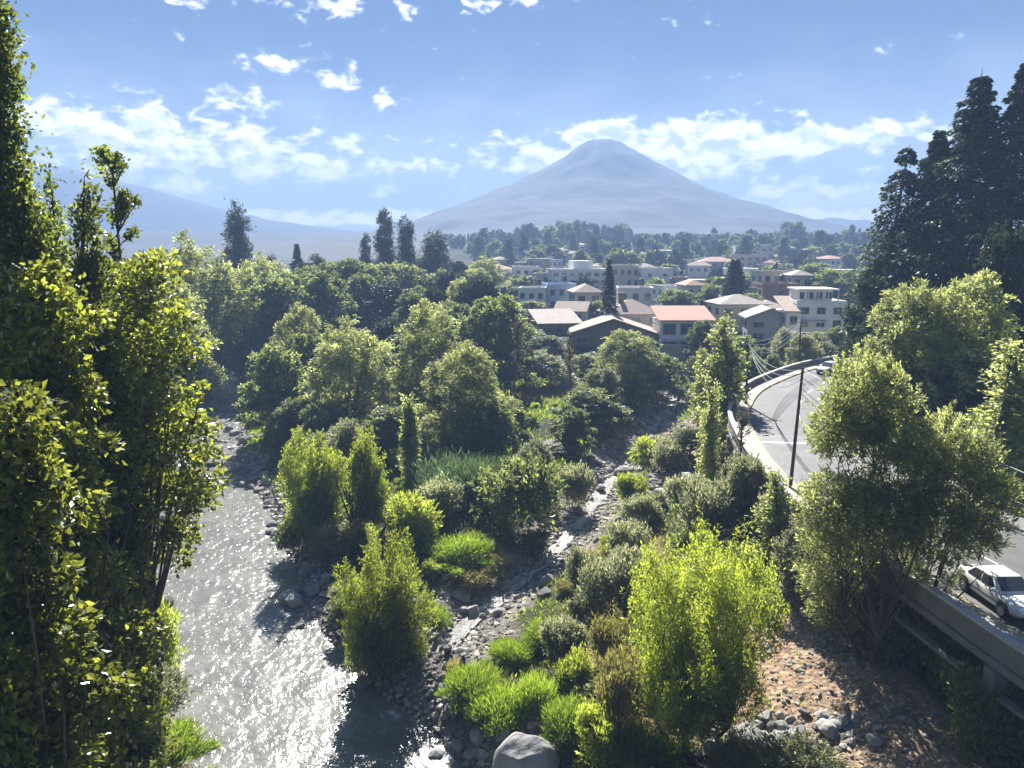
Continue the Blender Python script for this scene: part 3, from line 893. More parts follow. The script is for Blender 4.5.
def make_twiggy(w, h, seed, mat, leaf=.22, leaves=500, nb=26, bark='bark_grey', wd=.3, tips_only=False, t0=.22, r0=None):
    """a bare or thinly leaved upright tree: branching twigs with few leaves"""
    rng = np.random.default_rng(seed)
    mb = MB(); P = []; A = []
    def branch(a, d, L, r, depth):
        d = d / np.linalg.norm(d)
        pts = [a]; cur = d
        for i in range(4):
            cur = unit(cur + rng.normal(size=3) * (.12 if depth else .035) + ZH * .10)
            pts.append(pts[-1] + cur * L / 4)
        mb.tube(pts, [r, r * .85, r * .68, r * .5, r * .32], 5 if depth else 7, False)
        if depth < 2:
            for k in range(nb if depth == 0 else 5):
                t = (t0 if depth == 0 else .22); t = t + (1 - t) * rng.random(); i = min(int(t * 4), 3)
                b = pts[i] + (pts[i + 1] - pts[i]) * (t * 4 - i)
                side = unit(rng.normal(size=3) * np.array([1, 1, .25]))
                f = (1 - t * .55)
                LL = (w * .62 if depth == 0 else L * .45) * f * (.5 + .7 * rng.random())
                branch(b, side * .75 + ZH * .85, LL, r * .32, depth + 1)
        if depth >= 1:
            m = max(2, int(leaves / (nb * 5)))
            for q in range(m):
                t = rng.random() ** (.35 if tips_only else .8); i = min(int(t * 4), 3)
                P.append(pts[i] + (pts[i + 1] - pts[i]) * (t * 4 - i) + rng.normal(size=3) * .09); A.append(unit(cur + rng.normal(size=3) * .9))
    branch(np.array([0, 0, -.3]), np.array([.02, .0, 1.0]), h * .92, r0 or .012 * h + .04, 0)
    pos = np.array(P); ax = np.array(A); n = len(pos)
    l = leaf * (.6 + .8 * rng.random(n))
    tr = mb.mesh('trunk', True); tr.materials.append(M[bark])
    return tr, leaves_mesh('crown', pos, ax, l, l * wd, rng, M[mat])

def put_tree(name, meshes, loc, label, group=None, sc=(1, 1, 1), rz=0.0, cat='tree'):
    t = empty(name, loc, rz); t.scale = sc
    tag(t, label, cat, group)
    link('trunk', meshes[0], None, t)
    link('crown', meshes[1], None, t)
    return t

def fit(px, ytop, Y, wpx):
    """where a tree stands and its size, from its column, top and distance"""
    zb = 3.0
    for _ in range(3):
        d = pix_dir(px, (ytop + 420) / 2 if Y < 60 else ytop + 30)
        X = d.x / d.y * Y
        zb = ground(X, Y)
    ztop = at_Y(px, ytop, Y)[2]
    dist = math.hypot(Y, zb / 2 + ztop / 2 - EYE)
    return X, zb - .05, max(ztop - zb, .5), wpx / FPX * dist

RND = random.Random(7)
T = []
# --- the bright young trees, each built for itself
def hero(name, kind, px, ytop, Y, wpx, seed, mat, ns, nl, ln, label, group=None, rz=0, dx=0, lean=0, **kw):
    X, zb, h, wd = fit(px, ytop, Y, wpx)
    me = make_tree(kind, wd, h, seed, mat, ns, nl, ln, **kw)
    if lean:
        sh = Matrix.Identity(4); sh[0][2] = lean
        for q in me: q.transform(sh)
    return put_tree(name, me, (X + dx, Y, zb), label, group, rz=rz)

LIME = 'bright green young trees on the island'
hero('young_tree', 'lime', 705, 482, 31, 178, 11, 'lime', 2600, 30, .17, 'large bright lime-green feathery tree before the bare earth slope', None, stems=5)
hero('young_tree', 'lime', 380, 508, 40, 100, 12, 'lime', 1500, 28, .19, 'rounded lime-green tree over dark shade, closest of its kind to the river', LIME, stems=3)
hero('young_tree', 'lime', 312, 408, 58, 72, 13, 'lime', 1200, 28, .24, 'broad lime-green tree on the river bank, beside its slimmer twin', LIME, stems=4)
hero('young_tree', 'lime', 366, 414, 57, 40, 14, 'lime', 800, 26, .24, 'slim upright lime-green tree, twin of the broader one by the river', LIME, stems=2)
hero('poplar_tree', 'poplar', 409, 395, 69, 24, 15, 'willow', 340, 22, .26, 'small slender pale poplar standing alone before the dark grove', None)
# the spreading tree by the road, with its lobes where the photo shows them
Yt = 34.6
def L_(px, py, rpx, hpx, dy=0, Y=Yt, bx=885, bz=4.6):
    x, _, z = at_Y(px, py, Y); bX = at_Y(bx, 560, Y)[0]
    s = Y / FPX * 1.02
    return (x - bX, dy, z - bz, rpx * s, rpx * s, hpx * s)
lob = [L_(876, 394, 34, 36, 1.0), L_(852, 424, 28, 32, .5), L_(893, 412, 32, 36, 1.2), L_(872, 440, 40, 26, 1.8), L_(925, 448, 36, 34, -1.6, 33.), L_(900, 470, 30, 28, -.2), L_(940, 470, 32, 34, -2.1, 32.5), L_(960, 500, 24, 30, -2.6, 32.), L_(942, 528, 24, 20, -2.6, 32.),
       L_(835, 495, 32, 30, -.8), L_(855, 508, 34, 30, -1.2), L_(822, 520, 20, 22, -.5), L_(880, 500, 30, 26, -1.4), L_(925, 518, 36, 30, -1.6, 33.), L_(905, 545, 34, 24, 1.5), L_(845, 545, 32, 26, .5), L_(828, 580, 22, 24, .8), L_(858, 590, 30, 26, 1.6), L_(890, 590, 24, 20, 1.6), L_(850, 622, 24, 18, 1.6), L_(915, 560, 22, 14, -1.6, 33)]
X0 = at_Y(885, 560, Yt)[0]
put_tree('roadside_tree', make_tree('lime', 9, 14, 21, 'willow', 4200, 28, .19, lobes=[(a, b, c, d * 1.06, e * 1.06, f * 1.06) for a, b, c, d, e, f in lob], stems=5, fork=.16, r0=.30, up=.45, out=.9, L=.62, r=.15, lo=-.8, shell=.75), (X0, Yt, ground(X0, Yt) - .05),
         'wide many-stemmed green tree hiding the road behind the white car')

# --- tree kinds shared by the middle distance
V_ = {}
def variants(key, n, fn):
    V_[key] = [fn(i) for i in range(n)]
variants('willow', 4, lambda i: ('', make_tree('willow', 9.6, 14, 100 + i, 'willow', 1050, 26, .34), 9, 14))
variants('broad', 4, lambda i: ('', make_tree('broad', 9.6, 12, 120 + i, 'broad', 1000, 24, .33), 9, 12))
variants('dark_broad', 2, lambda i: ('', make_tree('broad', 9.6, 12, 125 + i, 'dark', 1000, 24, .33), 9, 12))
variants('grey', 3, lambda i: ('', make_tree('broad', 7.4, 9, 130 + i, 'grey', 900, 22, .25), 7, 9))
variants('poplar', 3, lambda i: ('', make_tree('poplar', 4.2, 13, 140 + i, 'willow', 330, 20, .27, r=.3), 3, 13))
variants('eucalyptus', 4, lambda i: ('', make_tree('eucalyptus', 8, 20, 150 + i, 'dark', 420, 24, .55, bark='bark_grey', sc=1.5), 8, 20))
variants('conifer', 3, lambda i: ('', make_conifer(8, 20, 160 + i, levels=44, per=5, nl=34, ln=.6), 8, 20))
variants('bare', 3, lambda i: ('', make_twiggy(3.2, 11, 170 + i, 'dryleaf', .2, 900, 30), 3.2, 11))
variants('lime', 3, lambda i: ('', make_tree('lime', 5, 8, 180 + i, 'lime', 480, 26, .32), 5, 8))
cnt = {}
def tree(key, px, ytop, Y, wpx, label, group=None, name=None, hmul=1.0):
    X, zb, h, wd = fit(px, ytop, Y, wpx * (1.15 if key in ('willow', 'broad', 'dark_broad', 'grey') else 1))
    k = cnt.get(key, 0); cnt[key] = k + 1
    _, me, w0, h0 = V_[key][k % len(V_[key])]
    nm = name or {'willow': 'willow_tree', 'broad': 'broadleaf_tree', 'dark_broad': 'evergreen_tree', 'grey': 'olive_green_tree', 'poplar': 'poplar_tree', 'eucalyptus': 'eucalyptus_tree',
                  'conifer': 'conifer_tree', 'bare': 'bare_tree', 'lime': 'young_tree'}[key]
    return put_tree(nm, me, (X, Y, zb), label, group, (wd / w0, wd / w0, h / h0), RND.random() * 6.28)

G1 = 'trees of the island grove'
for a in [
    ('broad', 277, 342, 92, 70, 'dark round tree leaning over the river rapids at the island edge'),
    ('willow', 348, 318, 88, 84, 'tall pale willow between the dark round river tree and the lightest willow'),
    ('willow', 426, 300, 94, 84, 'tallest pale yellow-green willow in the middle of the grove'),
    ('willow', 466, 338, 80, 82, 'pale drooping willow with its crown reaching low beside the bare grey tree'),
    ('broad', 300, 395, 84, 50, 'low dark tree at the waterline beneath the dark round river tree'),
    ('broad', 395, 405, 78, 66, 'shaded dark tree directly behind the small slender poplar'),
    ('grey', 440, 440, 74, 60, 'grey-green tree in the shade right of the small slender poplar'),
    ('broad', 493, 292, 112, 74, 'dark green tree behind the bare grey tree, below the far houses'),
    ('bare', 514, 314, 102, 34, 'leafless grey-brown tree standing up beside the yellow field'),
    ('bare', 572, 326, 104, 24, 'narrow leafless tree at the far side of the yellow field'),
    ('grey', 540, 350, 116, 60, 'greyish leafy tree directly behind the yellow field'),
    ('broad', 590, 388, 88, 66, 'bushy dark green tree beside the upper stream'),
    ('willow', 628, 328, 104, 70, 'light green tree below the roof of the brown tiled house'),
    ('broad', 655, 352, 108, 56, 'dull green tree below the red-roofed house'),
    ('broad', 520, 455, 70, 48, 'shaded tree above the round dark bush by the stream'),
    ('broad', 330, 430, 74, 60, 'dark tree in shade directly behind the twin lime-green trees'),
    ('grey', 560, 440, 78, 46, 'small olive tree at the foot of the bushy dark tree by the stream'),
    ('broad', 612, 420, 94, 40, 'small dark tree on the stream bank below the light green tree'),
    ('broad', 470, 430, 76, 60, 'dim tree filling the shade under the lowest drooping willow'),
]: tree(*a[:5], a[5], G1)
G2 = 'trees behind the river bend'
for a in [
    ('willow', 196, 232, 128, 92, 'light green willow next to the big leafy trees, above the embankment wall'),
    ('willow', 236, 262, 133, 76, 'light green willow with bare trunks on the embankment wall'),
    ('broad', 280, 272, 132, 80, 'dark full tree at the river bend overhanging the embankment end'),
    ('broad', 322, 268, 140, 62, 'dull green tree right of the dark full one at the river bend'),
    ('broad', 352, 256, 168, 60, 'rounded tree on the skyline of the grove, below the distant hills'),
    ('dark_broad', 326, 290, 150, 52, 'deep green dome among the trees behind the river bend'),
    ('broad', 398, 262, 172, 66, 'hazy rounded tree below the clump of tall dark eucalyptus'),
    ('dark_broad', 388, 282, 150, 70, 'large deep green dome in the middle of the wood behind the willows'),
    ('broad', 440, 272, 176, 66, 'hazy pale dome to the town side of the wood'),
    ('willow', 300, 300, 118, 50, 'small pale tree in front of the dark full one at the bend'),
    ('broad', 470, 276, 190, 50, 'hazy green tree at the edge of the town below the hill'),
    ('willow', 165, 262, 112, 80, 'light green tree seen just past the big leafy trees over the river wall'),
    ('willow', 268, 252, 160, 60, 'yellow-green tree top between the tall dark eucalyptus and the conifer'),
    ('broad', 310, 330, 100, 46, 'small dark tree squeezed between the round river tree and the willow'),
    ('broad', 455, 300, 130, 50, 'shady tree between the tallest willow and the dark tree by the houses'),
    ('broad', 415, 290, 138, 50, 'dusky tree top peering over the tallest willow'),
    ('broad', 235, 300, 138, 46, 'dark tree in shadow behind the trunks on the embankment wall'),
]: tree(*a[:5], a[5], G2)
for a in [
    ('eucalyptus', 238, 202, 180, 36, 'tall dark eucalyptus standing alone above the light willows'),
    ('conifer', 298, 243, 190, 30, 'pointed dark conifer on the skyline before the distant hills'),
    ('eucalyptus', 318, 254, 196, 26, 'low dark eucalyptus beside the pointed conifer'),
    ('eucalyptus', 272, 254, 200, 26, 'faint small eucalyptus between the tall one and the pointed conifer'),
    ('eucalyptus', 386, 210, 205, 30, 'tallest of the clump of dark eucalyptus above the wood'),
    ('eucalyptus', 406, 216, 205, 28, 'second tall dark eucalyptus of the clump, touching the tallest'),
    ('eucalyptus', 366, 234, 205, 18, 'thin short eucalyptus at the outer edge of the dark clump'),
    ('eucalyptus', 434, 230, 210, 40, 'broad dark eucalyptus at the mountain side of the clump'),
    ('eucalyptus', 490, 262, 215, 22, 'small dark tree at the edge of the far town'),
    ('conifer', 609, 258, 150, 26, 'dark conifer standing between the white blocks of the town'),
    ('conifer', 734, 258, 165, 50, 'dark spreading tree above the long grey wall in the town'),
]: tree(*a[:5], a[5])
G3 = 'trees along the road'
for a in [
    ('poplar', 722, 316, 76, 44, 'tall yellowish poplar outside the bend of the road wall'),
    ('poplar', 703, 345, 80, 24, 'thinner yellowish poplar leaning against the tall one at the road bend'),
    ('poplar', 712, 378, 58, 24, 'slender green poplar on the slope in front of the road wall'),
    ('bare', 744, 405, 55, 40, 'thin twiggy tree against the road wall below the bend'),
    ('bare', 728, 440, 52, 34, 'sparse twiggy tree lower down the road wall'),
    ('grey', 752, 455, 49, 44, 'loose grey-green tree in front of the road wall'),
    ('poplar', 778, 470, 44, 40, 'leafy upright tree close under the straight part of the road wall'),
    ('grey', 812, 520, 40, 56, 'dull green tree in the shade of the road wall beside the spreading tree'),
    ('grey', 690, 425, 68, 40, 'small olive tree on the earth slope below the road bend'),
    ('conifer', 775, 345, 118, 34, 'small dark fir behind the road bend below the hip-roofed houses'),
    ('broad', 735, 352, 112, 40, 'dark tree behind the road wall next to the red-roofed house'),
]: tree(*a[:5], a[5], G3)
# the trees that fill the grove and the far bank
rg = np.random.default_rng(31)
spots = []
def fill(n, y0, y1, xf, kinds_, lab_, grp, hr):
    k = tries = 0
    while k < n and tries < 3000:
        tries += 1
        Y = y0 + (y1 - y0) * rg.random(); a, b = xf(Y)
        if b <= a: continue
        X = a + (b - a) * rg.random()
        if any((X - p) ** 2 + (Y - q) ** 2 < 16 for p, q in spots): continue
        if abs(X - FIELD[0][0]) < 8.5 and abs(Y - FIELD[0][1]) < 9: continue
        if math.hypot(X + 13, Y - 58) < 9: continue
        if float(xl(Y)) - 1.5 < X < float(xr(Y)) + 2.5: continue
        if .0 < X / Y < .075 and 84 < Y < 118: continue
        spots.append((X, Y)); key = kinds_[rg.integers(0, len(kinds_))]
        c_ = cnt.get(key, 0); cnt[key] = c_ + 1
        _, me, w0, h0 = V_[key][c_ % len(V_[key])]
        h = hr[0] + (hr[1] - hr[0]) * rg.random(); wd = h * (.62 + .35 * rg.random())
        nm = {'willow': 'willow_tree', 'broad': 'broadleaf_tree', 'dark_broad': 'evergreen_tree', 'grey': 'olive_green_tree'}[key]
        put_tree(nm, me, (X, Y, ground(X, Y) - .05), lab_[key], grp + ', ' + nm, (wd / w0, wd / w0, h / h0), rg.random() * 6.28)
        k += 1
fill(34, 66, 122, lambda Y: (float(xr(Y)) + 3.5, float(xs(Y)) - 4.5), ['broad', 'broad', 'grey', 'willow'], {'broad': 'dark leafy tree filling the shaded middle of the island grove', 'grey': 'grey-green tree filling the shaded middle of the island grove',
     'willow': 'pale willow filling the middle of the island grove between taller ones'}, 'grove filling', (4, 7))
fill(34, 118, 215, lambda Y: (-.46 * Y, -.03 * Y), ['broad', 'broad', 'dark_broad', 'willow'], {'broad': 'green tree in the continuous wood beyond the river bend', 'dark_broad': 'very dark tree in the continuous wood beyond the river bend',
     'willow': 'pale tree in the continuous wood beyond the river bend'}, 'wood beyond the bend', (9, 13.5))
fill(12, 98, 126, lambda Y: (float(xs(Y)) + 3, float(xw(Y)) - 4), ['broad', 'grey'], {'broad': 'green tree on the slope between the upper stream and the houses', 'grey': 'grey-green tree on the slope between the upper stream and the houses'}, 'slope below the houses', (4.5, 7.5))
# the far side of the road
def conif(px, ytop, Y, wpx, seed, label, **kw):
    X, zb, h, wd = fit(px, ytop, Y, wpx)
    put_tree('conifer_tree', make_conifer(wd, h, seed, **kw), (X, Y, zb), label, 'tall dark conifers beyond the road')
conif(980, 62, 80, 235, 201, 'tallest dark conifer against the sky beyond the road', levels=70, per=6, nl=90, ln=.42, taper=.92, droop=.48, gap=.06)
conif(1024, 58, 76, 210, 202, 'dark conifer cut by the edge of the picture beside the tallest one', levels=68, per=6, nl=90, ln=.42, taper=.92, droop=.48, gap=.06)
conif(938, 126, 84, 160, 203, 'shorter dark conifer between the tallest and the sparse leaning one', levels=60, per=6, nl=88, ln=.40, taper=.8, droop=.42)
conif(893, 140, 86, 105, 204, 'sparse leaning conifer with drooping open branches beside the white house', levels=40, per=4, nl=80, ln=.40, droop=.65, taper=.6, lean=.06, lo=.25, gap=.12)
for a in [
    ('dark_broad', 888, 252, 84, 76, 'dark full tree at the foot of the sparse leaning conifer'),
    ('willow', 915, 274, 62, 100, 'pale green rounded tree beyond the road below the conifers'),
    ('willow', 968, 268, 60, 104, 'large pale green tree below the tallest conifer'),
    ('dark_broad', 1012, 220, 66, 76, 'dark tree at the picture edge beneath the conifers'),
    ('dark_broad', 950, 355, 60, 110, 'dark shaded tree behind the spreading roadside tree'),
    ('dark_broad', 1012, 395, 56, 90, 'dark shaded tree behind the cables at the picture edge'),
    ('poplar', 1012, 335, 48, 66, 'light green tree at the picture edge above the cables'),
    ('dark_broad', 880, 330, 66, 70, 'dark tree behind the upper crown of the spreading tree'),
    ('dark_broad', 985, 430, 53, 66, 'low dark tree across the road from the white car'),
    ('dark_broad', 890, 280, 98, 44, 'dark tree hiding the end of the white modern house'),
    ('dark_broad', 1036, 440, 50, 66, 'dark hedge-like tree across the road at the picture edge'),
    ('dark_broad', 900, 300, 76, 90, 'broad dark tree between the pale rounded ones'),
]: tree(*a[:5], a[5], 'trees beyond the road')

# --- the big leafy trees on the near bank
G4 = 'big leafy trees on the near bank'
hero('poplar_tree', 'poplar', 8, -70, 24, 96, 301, 'poplar', 2600, 28, .17, 'tallest dark poplar reaching out of the top of the picture', G4, r=.3, r0=.11, fork=.93)
hero('poplar_tree', 'poplar', 92, 132, 27, 60, 302, 'poplar', 1100, 26, .19, 'pointed narrow poplar beside the tallest one', G4, r=.26, r0=.09, fork=.93)
hero('poplar_tree', 'poplar', 62, 150, 30, 40, 303, 'poplar', 800, 24, .19, 'faint narrow poplar between the two tall ones', G4, r=.24, r0=.08, fork=.93)
X, zb, h, wd = fit(130, 106, 37, 66)
put_tree('sapling_tree', make_twiggy(wd * 1.5, h, 304, 'poplar', .17, 3800, 34, bark='bark', wd=.36, tips_only=True, t0=.70, r0=.14), (X, 37, zb), 'thinly leaved sapling with bare twigs against the clouds', G4)
for i, (px, yt, Y, wp, ns, lab, *lw) in enumerate([
    (38, 215, 22.5, 120, 1200, 'broad leafy tree below the tallest poplar, topmost of the green mass'),
    (96, 214, 30, 116, 640, 'leafy tree reaching out over the river with sunlit yellow-green leaves', .52, .10),
    (5, 340, 18.5, 120, 1100, 'dark leafy tree filling the picture edge halfway down'),
    (42, 300, 25, 84, 1000, 'leafy tree with deep black gaps above the grassy bank', .30),
    (-18, 500, 19, 105, 1000, 'leafy shaded tree in the lower corner with small glinting leaves'),
    (70, 440, 31, 44, 420, 'small leafy tree overhanging the water below the river wall'),
    (84, 310, 30, 100, 400, 'leafy tree closest to the rapids, beside the river wall', .46, .12),
    (-44, 620, 16.5, 115, 700, 'lowest dark leafy tree in the corner of the picture'),
]):
    hero('leafy_tree', 'clumpy', px, yt, Y, wp, 310 + i, 'bigleaf', int(ns * .9), 22, .235, lab, G4, wd=.34, L=.95, r=.28, fork=.3, low=lw[0] if lw else .06, r0=.16, lean=lw[1] if len(lw) > 1 else 0)

# --- shrubs and grass mounds
def make_mound(seed, mat, n=9000, w=1.7, h=1.4, ln=.22):
    rng = np.random.default_rng(seed)
    k = 40
    c = rng.normal(size=(k, 2)) * w * .24; ct = rng.random(k)
    li = rng.integers(0, k, n)
    rr = np.hypot(c[li, 0], c[li, 1]) / (w * .5)
    p0 = np.c_[c[li] + rng.normal(size=(n, 2)) * .12 * w / 2, np.zeros(n)]
    d = unit(np.c_[c[li] * .8 / w + rng.normal(size=(n, 2)) * .42, np.full(n, 1.2)])
    hh = h * np.clip(1 - .75 * rr ** 2, .22, 1) * (.65 + .4 * ct[li])
    t = rng.random(n) ** .6
    pos = p0 + d * (hh * t)[:, None] * .8 + np.c_[c[li] * .5 * t[:, None], np.zeros(n)]
    ax = unit(d + rng.normal(size=(n, 3)) * .28 + np.c_[c[li] / w * (1.2 * t)[:, None], -.2 * t])
    l = ln * (.6 + .7 * rng.random(n))
    return leaves_mesh('grass_mound', pos, ax, l, l * .06, rng, M[mat], np.clip(.5 * ct[li] + .5 * rng.random(n), 0, 1))
def make_bush(seed, mat, w=2.4, h=2.0, ns=260, nl=22, ln=.16, wd=.26, up=.5):
    rng = np.random.default_rng(seed)
    L = [(0, 0, h * .42, w * .34, w * .34, h * .38)]
    for i in range(7):
        a = i * 2.4 + rng.random(); t = rng.random()
        q = w * (.16 + .09 * rng.random())
        L.append((w * .27 * math.cos(a), w * .27 * math.sin(a), h * (.22 + .48 * t), q, q, q * h / w * 1.2))
    pos, ax, l, wd_, tint, c = sprays(rng, L, ns, nl, .5, .16, 1, up, 0, -.6, .5, ln, wd, .7, zmin=0.02)
    return leaves_mesh('bush', pos, ax, l, wd_, rng, M[mat], tint)
def make_reed(seed, mat, n=3500, w=1.5, h=2.6):
    rng = np.random.default_rng(seed)
    p = np.c_[rng.normal(size=(n, 2)) * w * .25, np.zeros(n)]
    d = unit(np.c_[p[:, :2] * .12 + rng.normal(size=(n, 2)) * .12, np.ones(n)])
    hh = h * (.5 + .5 * rng.random(n)); t = rng.random(n) ** .8
    pos = p + d * (hh * t)[:, None]
    l = .5 * (.6 + .7 * rng.random(n))
    return leaves_mesh('reed_clump', pos, unit(d + rng.normal(size=(n, 3)) * .14), l, l * .035, rng, M[mat])
S_ = {'mound': [(make_mound(400 + i, 'grassy'), 2.0, 1.6) for i in range(3)],
      'dry': [(make_mound(410 + i, 'drygrass', 2600, 1.8, 1.0, .32), 2.0, 1.2) for i in range(2)],
      'bush': [(make_bush(420 + i, 'broad'), 2.4, 2.0) for i in range(3)],
      'grey': [(make_bush(430 + i, 'grey', up=.9, wd=.18, ln=.19), 2.4, 2.0) for i in range(3)],
      'lime': [(make_bush(440 + i, 'lime', up=1.1, wd=.15, ln=.20), 2.4, 2.0) for i in range(3)],
      'reed': [(make_reed(450 + i, 'reed'), 1.6, 2.8) for i in range(2)],
      'yellow': [(make_bush(460 + i, 'drygrass', up=1.0, wd=.14, ln=.18), 2.4, 2.0) for i in range(2)]}
SN = {'mound': 'grass_mound', 'dry': 'dry_grass_tuft', 'bush': 'bush', 'grey': 'bush', 'lime': 'bush', 'reed': 'reed_clump', 'yellow': 'bush'}
SC = {'mound': 'grass mound', 'dry': 'grass tuft', 'reed': 'reeds'}
scount = {}
def shrub_at(key, X, Y, wd, h, label, group=None):
    k = scount.get(key, 0); scount[key] = k + 1
    me, w0, h0 = S_[key][k % len(S_[key])]
    o = link(SN[key], me, None, None, (X, Y, ground(X, Y) - .08), RND.random() * 6.28)
    o.scale = (wd / w0, wd / w0, h / h0)
    return tag(o, label, SC.get(key, 'bush'), group)
def shrub(key, px, ybase, wpx, hpx, label, group=None):
    """a bush whose foot is seen at (px, ybase)"""
    z = 1.5
    for _ in range(6):
        X, Y = at_z(px, ybase, z); z = .5 * z + .5 * ground(X, Y)
    dist = math.hypot(Y, EYE - z)
    return shrub_at(key, X, Y, wpx / FPX * dist, hpx / FPX * dist * 1.05, label, group)
GM = 'bright grass mounds by the confluence'
for a in [
    ('mound', 476, 700, 46, 46, 'bright green grass mound beside the gravel of the stream mouth', GM),
    ('mound', 500, 724, 46, 50, 'bright green grass mound just above the big boulder', GM),
    ('mound', 462, 688, 28, 30, 'smaller bright grass mound nearest the white water', GM),
    ('mound', 570, 738, 42, 52, 'brightest grass mound beside the dark bush and the boulder', GM),
    ('mound', 548, 646, 36, 38, 'bright grass mound at the bend of the stream', GM),
    ('mound', 512, 660, 34, 32, 'low green mound between the stream and the dark bush', GM),
    ('mound', 536, 714, 34, 54, 'taller green mound between the brighter grass mounds', GM),
    ('grey', 562, 668, 44, 48, 'grey-green bush behind the bright grass mounds'),
    ('lime', 578, 700, 38, 50, 'leafy lime bush next to the brightest grass mound'),
    ('grey', 604, 612, 46, 52, 'grey-green bush on the slope above the stream bend'),
    ('grey', 584, 594, 36, 44, 'pale grey-green bush close to the middle stretch of the stream'),
    ('grey', 632, 600, 46, 50, 'grey-green bush behind the large lime tree'),
    ('grey', 628, 562, 40, 40, 'grey-green bush halfway up the slope beside the stream'),
    ('yellow', 620, 745, 52, 92, 'yellowish tall bush at the foot of the large lime tree'),
    ('lime', 600, 768, 44, 60, 'lime-green bush at the bottom edge beside the large lime tree'),
    ('yellow', 612, 680, 44, 62, 'straw-coloured bush between grey bush and large lime tree'),
    ('mound', 640, 770, 50, 60, 'green tuft mound at the very bottom under the large lime tree', None),
    ('bush', 515, 532, 78, 70, 'big round dark bush beside the stream, below the grove'),
    ('bush', 300, 552, 46, 40, 'dark low bush under the broad lime-green tree on the river bank'),
    ('grey', 345, 556, 44, 34, 'grey low bush under the twin lime-green trees'),
    ('bush', 378, 672, 56, 46, 'dark low bush at the foot of the rounded lime-green tree'),
    ('bush', 345, 628, 30, 34, 'dark low bush on the shore beside the rounded lime-green tree'),
    ('grey', 575, 510, 34, 44, 'grey rounded shrub standing in the stream bed'),
    ('lime', 408, 545, 60, 52, 'olive-lime shrub beside the rounded lime-green tree'),
    ('grey', 440, 520, 46, 40, 'grey-green shrub beyond the olive-lime one'),
    ('mound', 460, 555, 52, 32, 'flat bright grass patch on the island', None),
    ('mound', 430, 628, 26, 36, 'green tuft at the shaded side of the rounded lime-green tree', None),
    ('mound', 408, 655, 24, 26, 'lower green tuft beside the rounded lime-green tree', None),
    ('yellow', 470, 590, 40, 22, 'yellow low shrub on the stony island bank', None),
    ('yellow', 492, 575, 36, 20, 'second yellow low shrub on the stony island bank, farther from the river', None),
    ('reed', 452, 500, 60, 44, 'blue-green reed bed in the shade of the drooping willows', None),
    ('reed', 478, 505, 40, 46, 'dark reeds beside the blue-green reed bed', None),
    ('bush', 536, 556, 30, 26, 'dark low bush at the stream edge below the big round one'),
    ('grey', 642, 525, 36, 30, 'grey bush on the stony slope opposite the big round bush'),
    ('lime', 650, 475, 40, 36, 'light green bush beside the earth slope'),
    ('lime', 632, 510, 34, 38, 'light green bush overhanging the upper stream'),
    ('grey', 668, 470, 36, 30, 'greyish bush on the orange earth slope'),
    ('grey', 705, 545, 50, 60, 'grey-green bush behind the top of the large lime tree'),
    ('grey', 690, 520, 50, 44, 'wide grey bush on the slope below the slender poplar'),
    ('grey', 740, 530, 44, 70, 'tall grey bush between the large lime tree and the road wall'),
    ('grey', 775, 560, 44, 60, 'grey bush at the foot of the leafy upright roadside tree'),
    ('lime', 150, 676, 58, 78, 'light green bush at the foot of the leafy trees beside the river'),
    ('grey', 152, 716, 60, 46, 'greyish scrub at the river edge below the light green bush'),
    ('mound', 160, 766, 60, 56, 'large tuft of pale grass at the bottom beside the river', None),
    ('mound', 95, 780, 64, 80, 'pale grass tuft in the bottom corner under the leafy trees', None),
    ('bush', 88, 660, 50, 60, 'dark leafy bush in the hollow under the leafy trees'),
    ('lime', 70, 720, 46, 50, 'green bush under the leafy trees above the greyish corner bush'),
    ('bush', 118, 560, 40, 44, 'dark bush at the water under the leafy trees'),
    ('grey', 60, 790, 110, 90, 'greyish bush in the bottom corner under the leafy trees'),
    ('grey', 140, 606, 34, 54, 'small grey bush hugging the river edge above the light green one'),
    ('grey', 800, 795, 80, 46, 'pale leafy scrub at the bottom below the stone heap'),
    ('grey', 735, 785, 50, 36, 'grey leafy scrub below the large lime tree and stones'),
    ('bush', 990, 760, 80, 80, 'dark bush in the shade at the corner under the road'),
    ('bush', 900, 660, 50, 60, 'dark undergrowth at the foot of the spreading roadside tree'),
    ('bush', 960, 700, 60, 60, 'dark scrub against the road wall below the white car'),
]: shrub(*a)
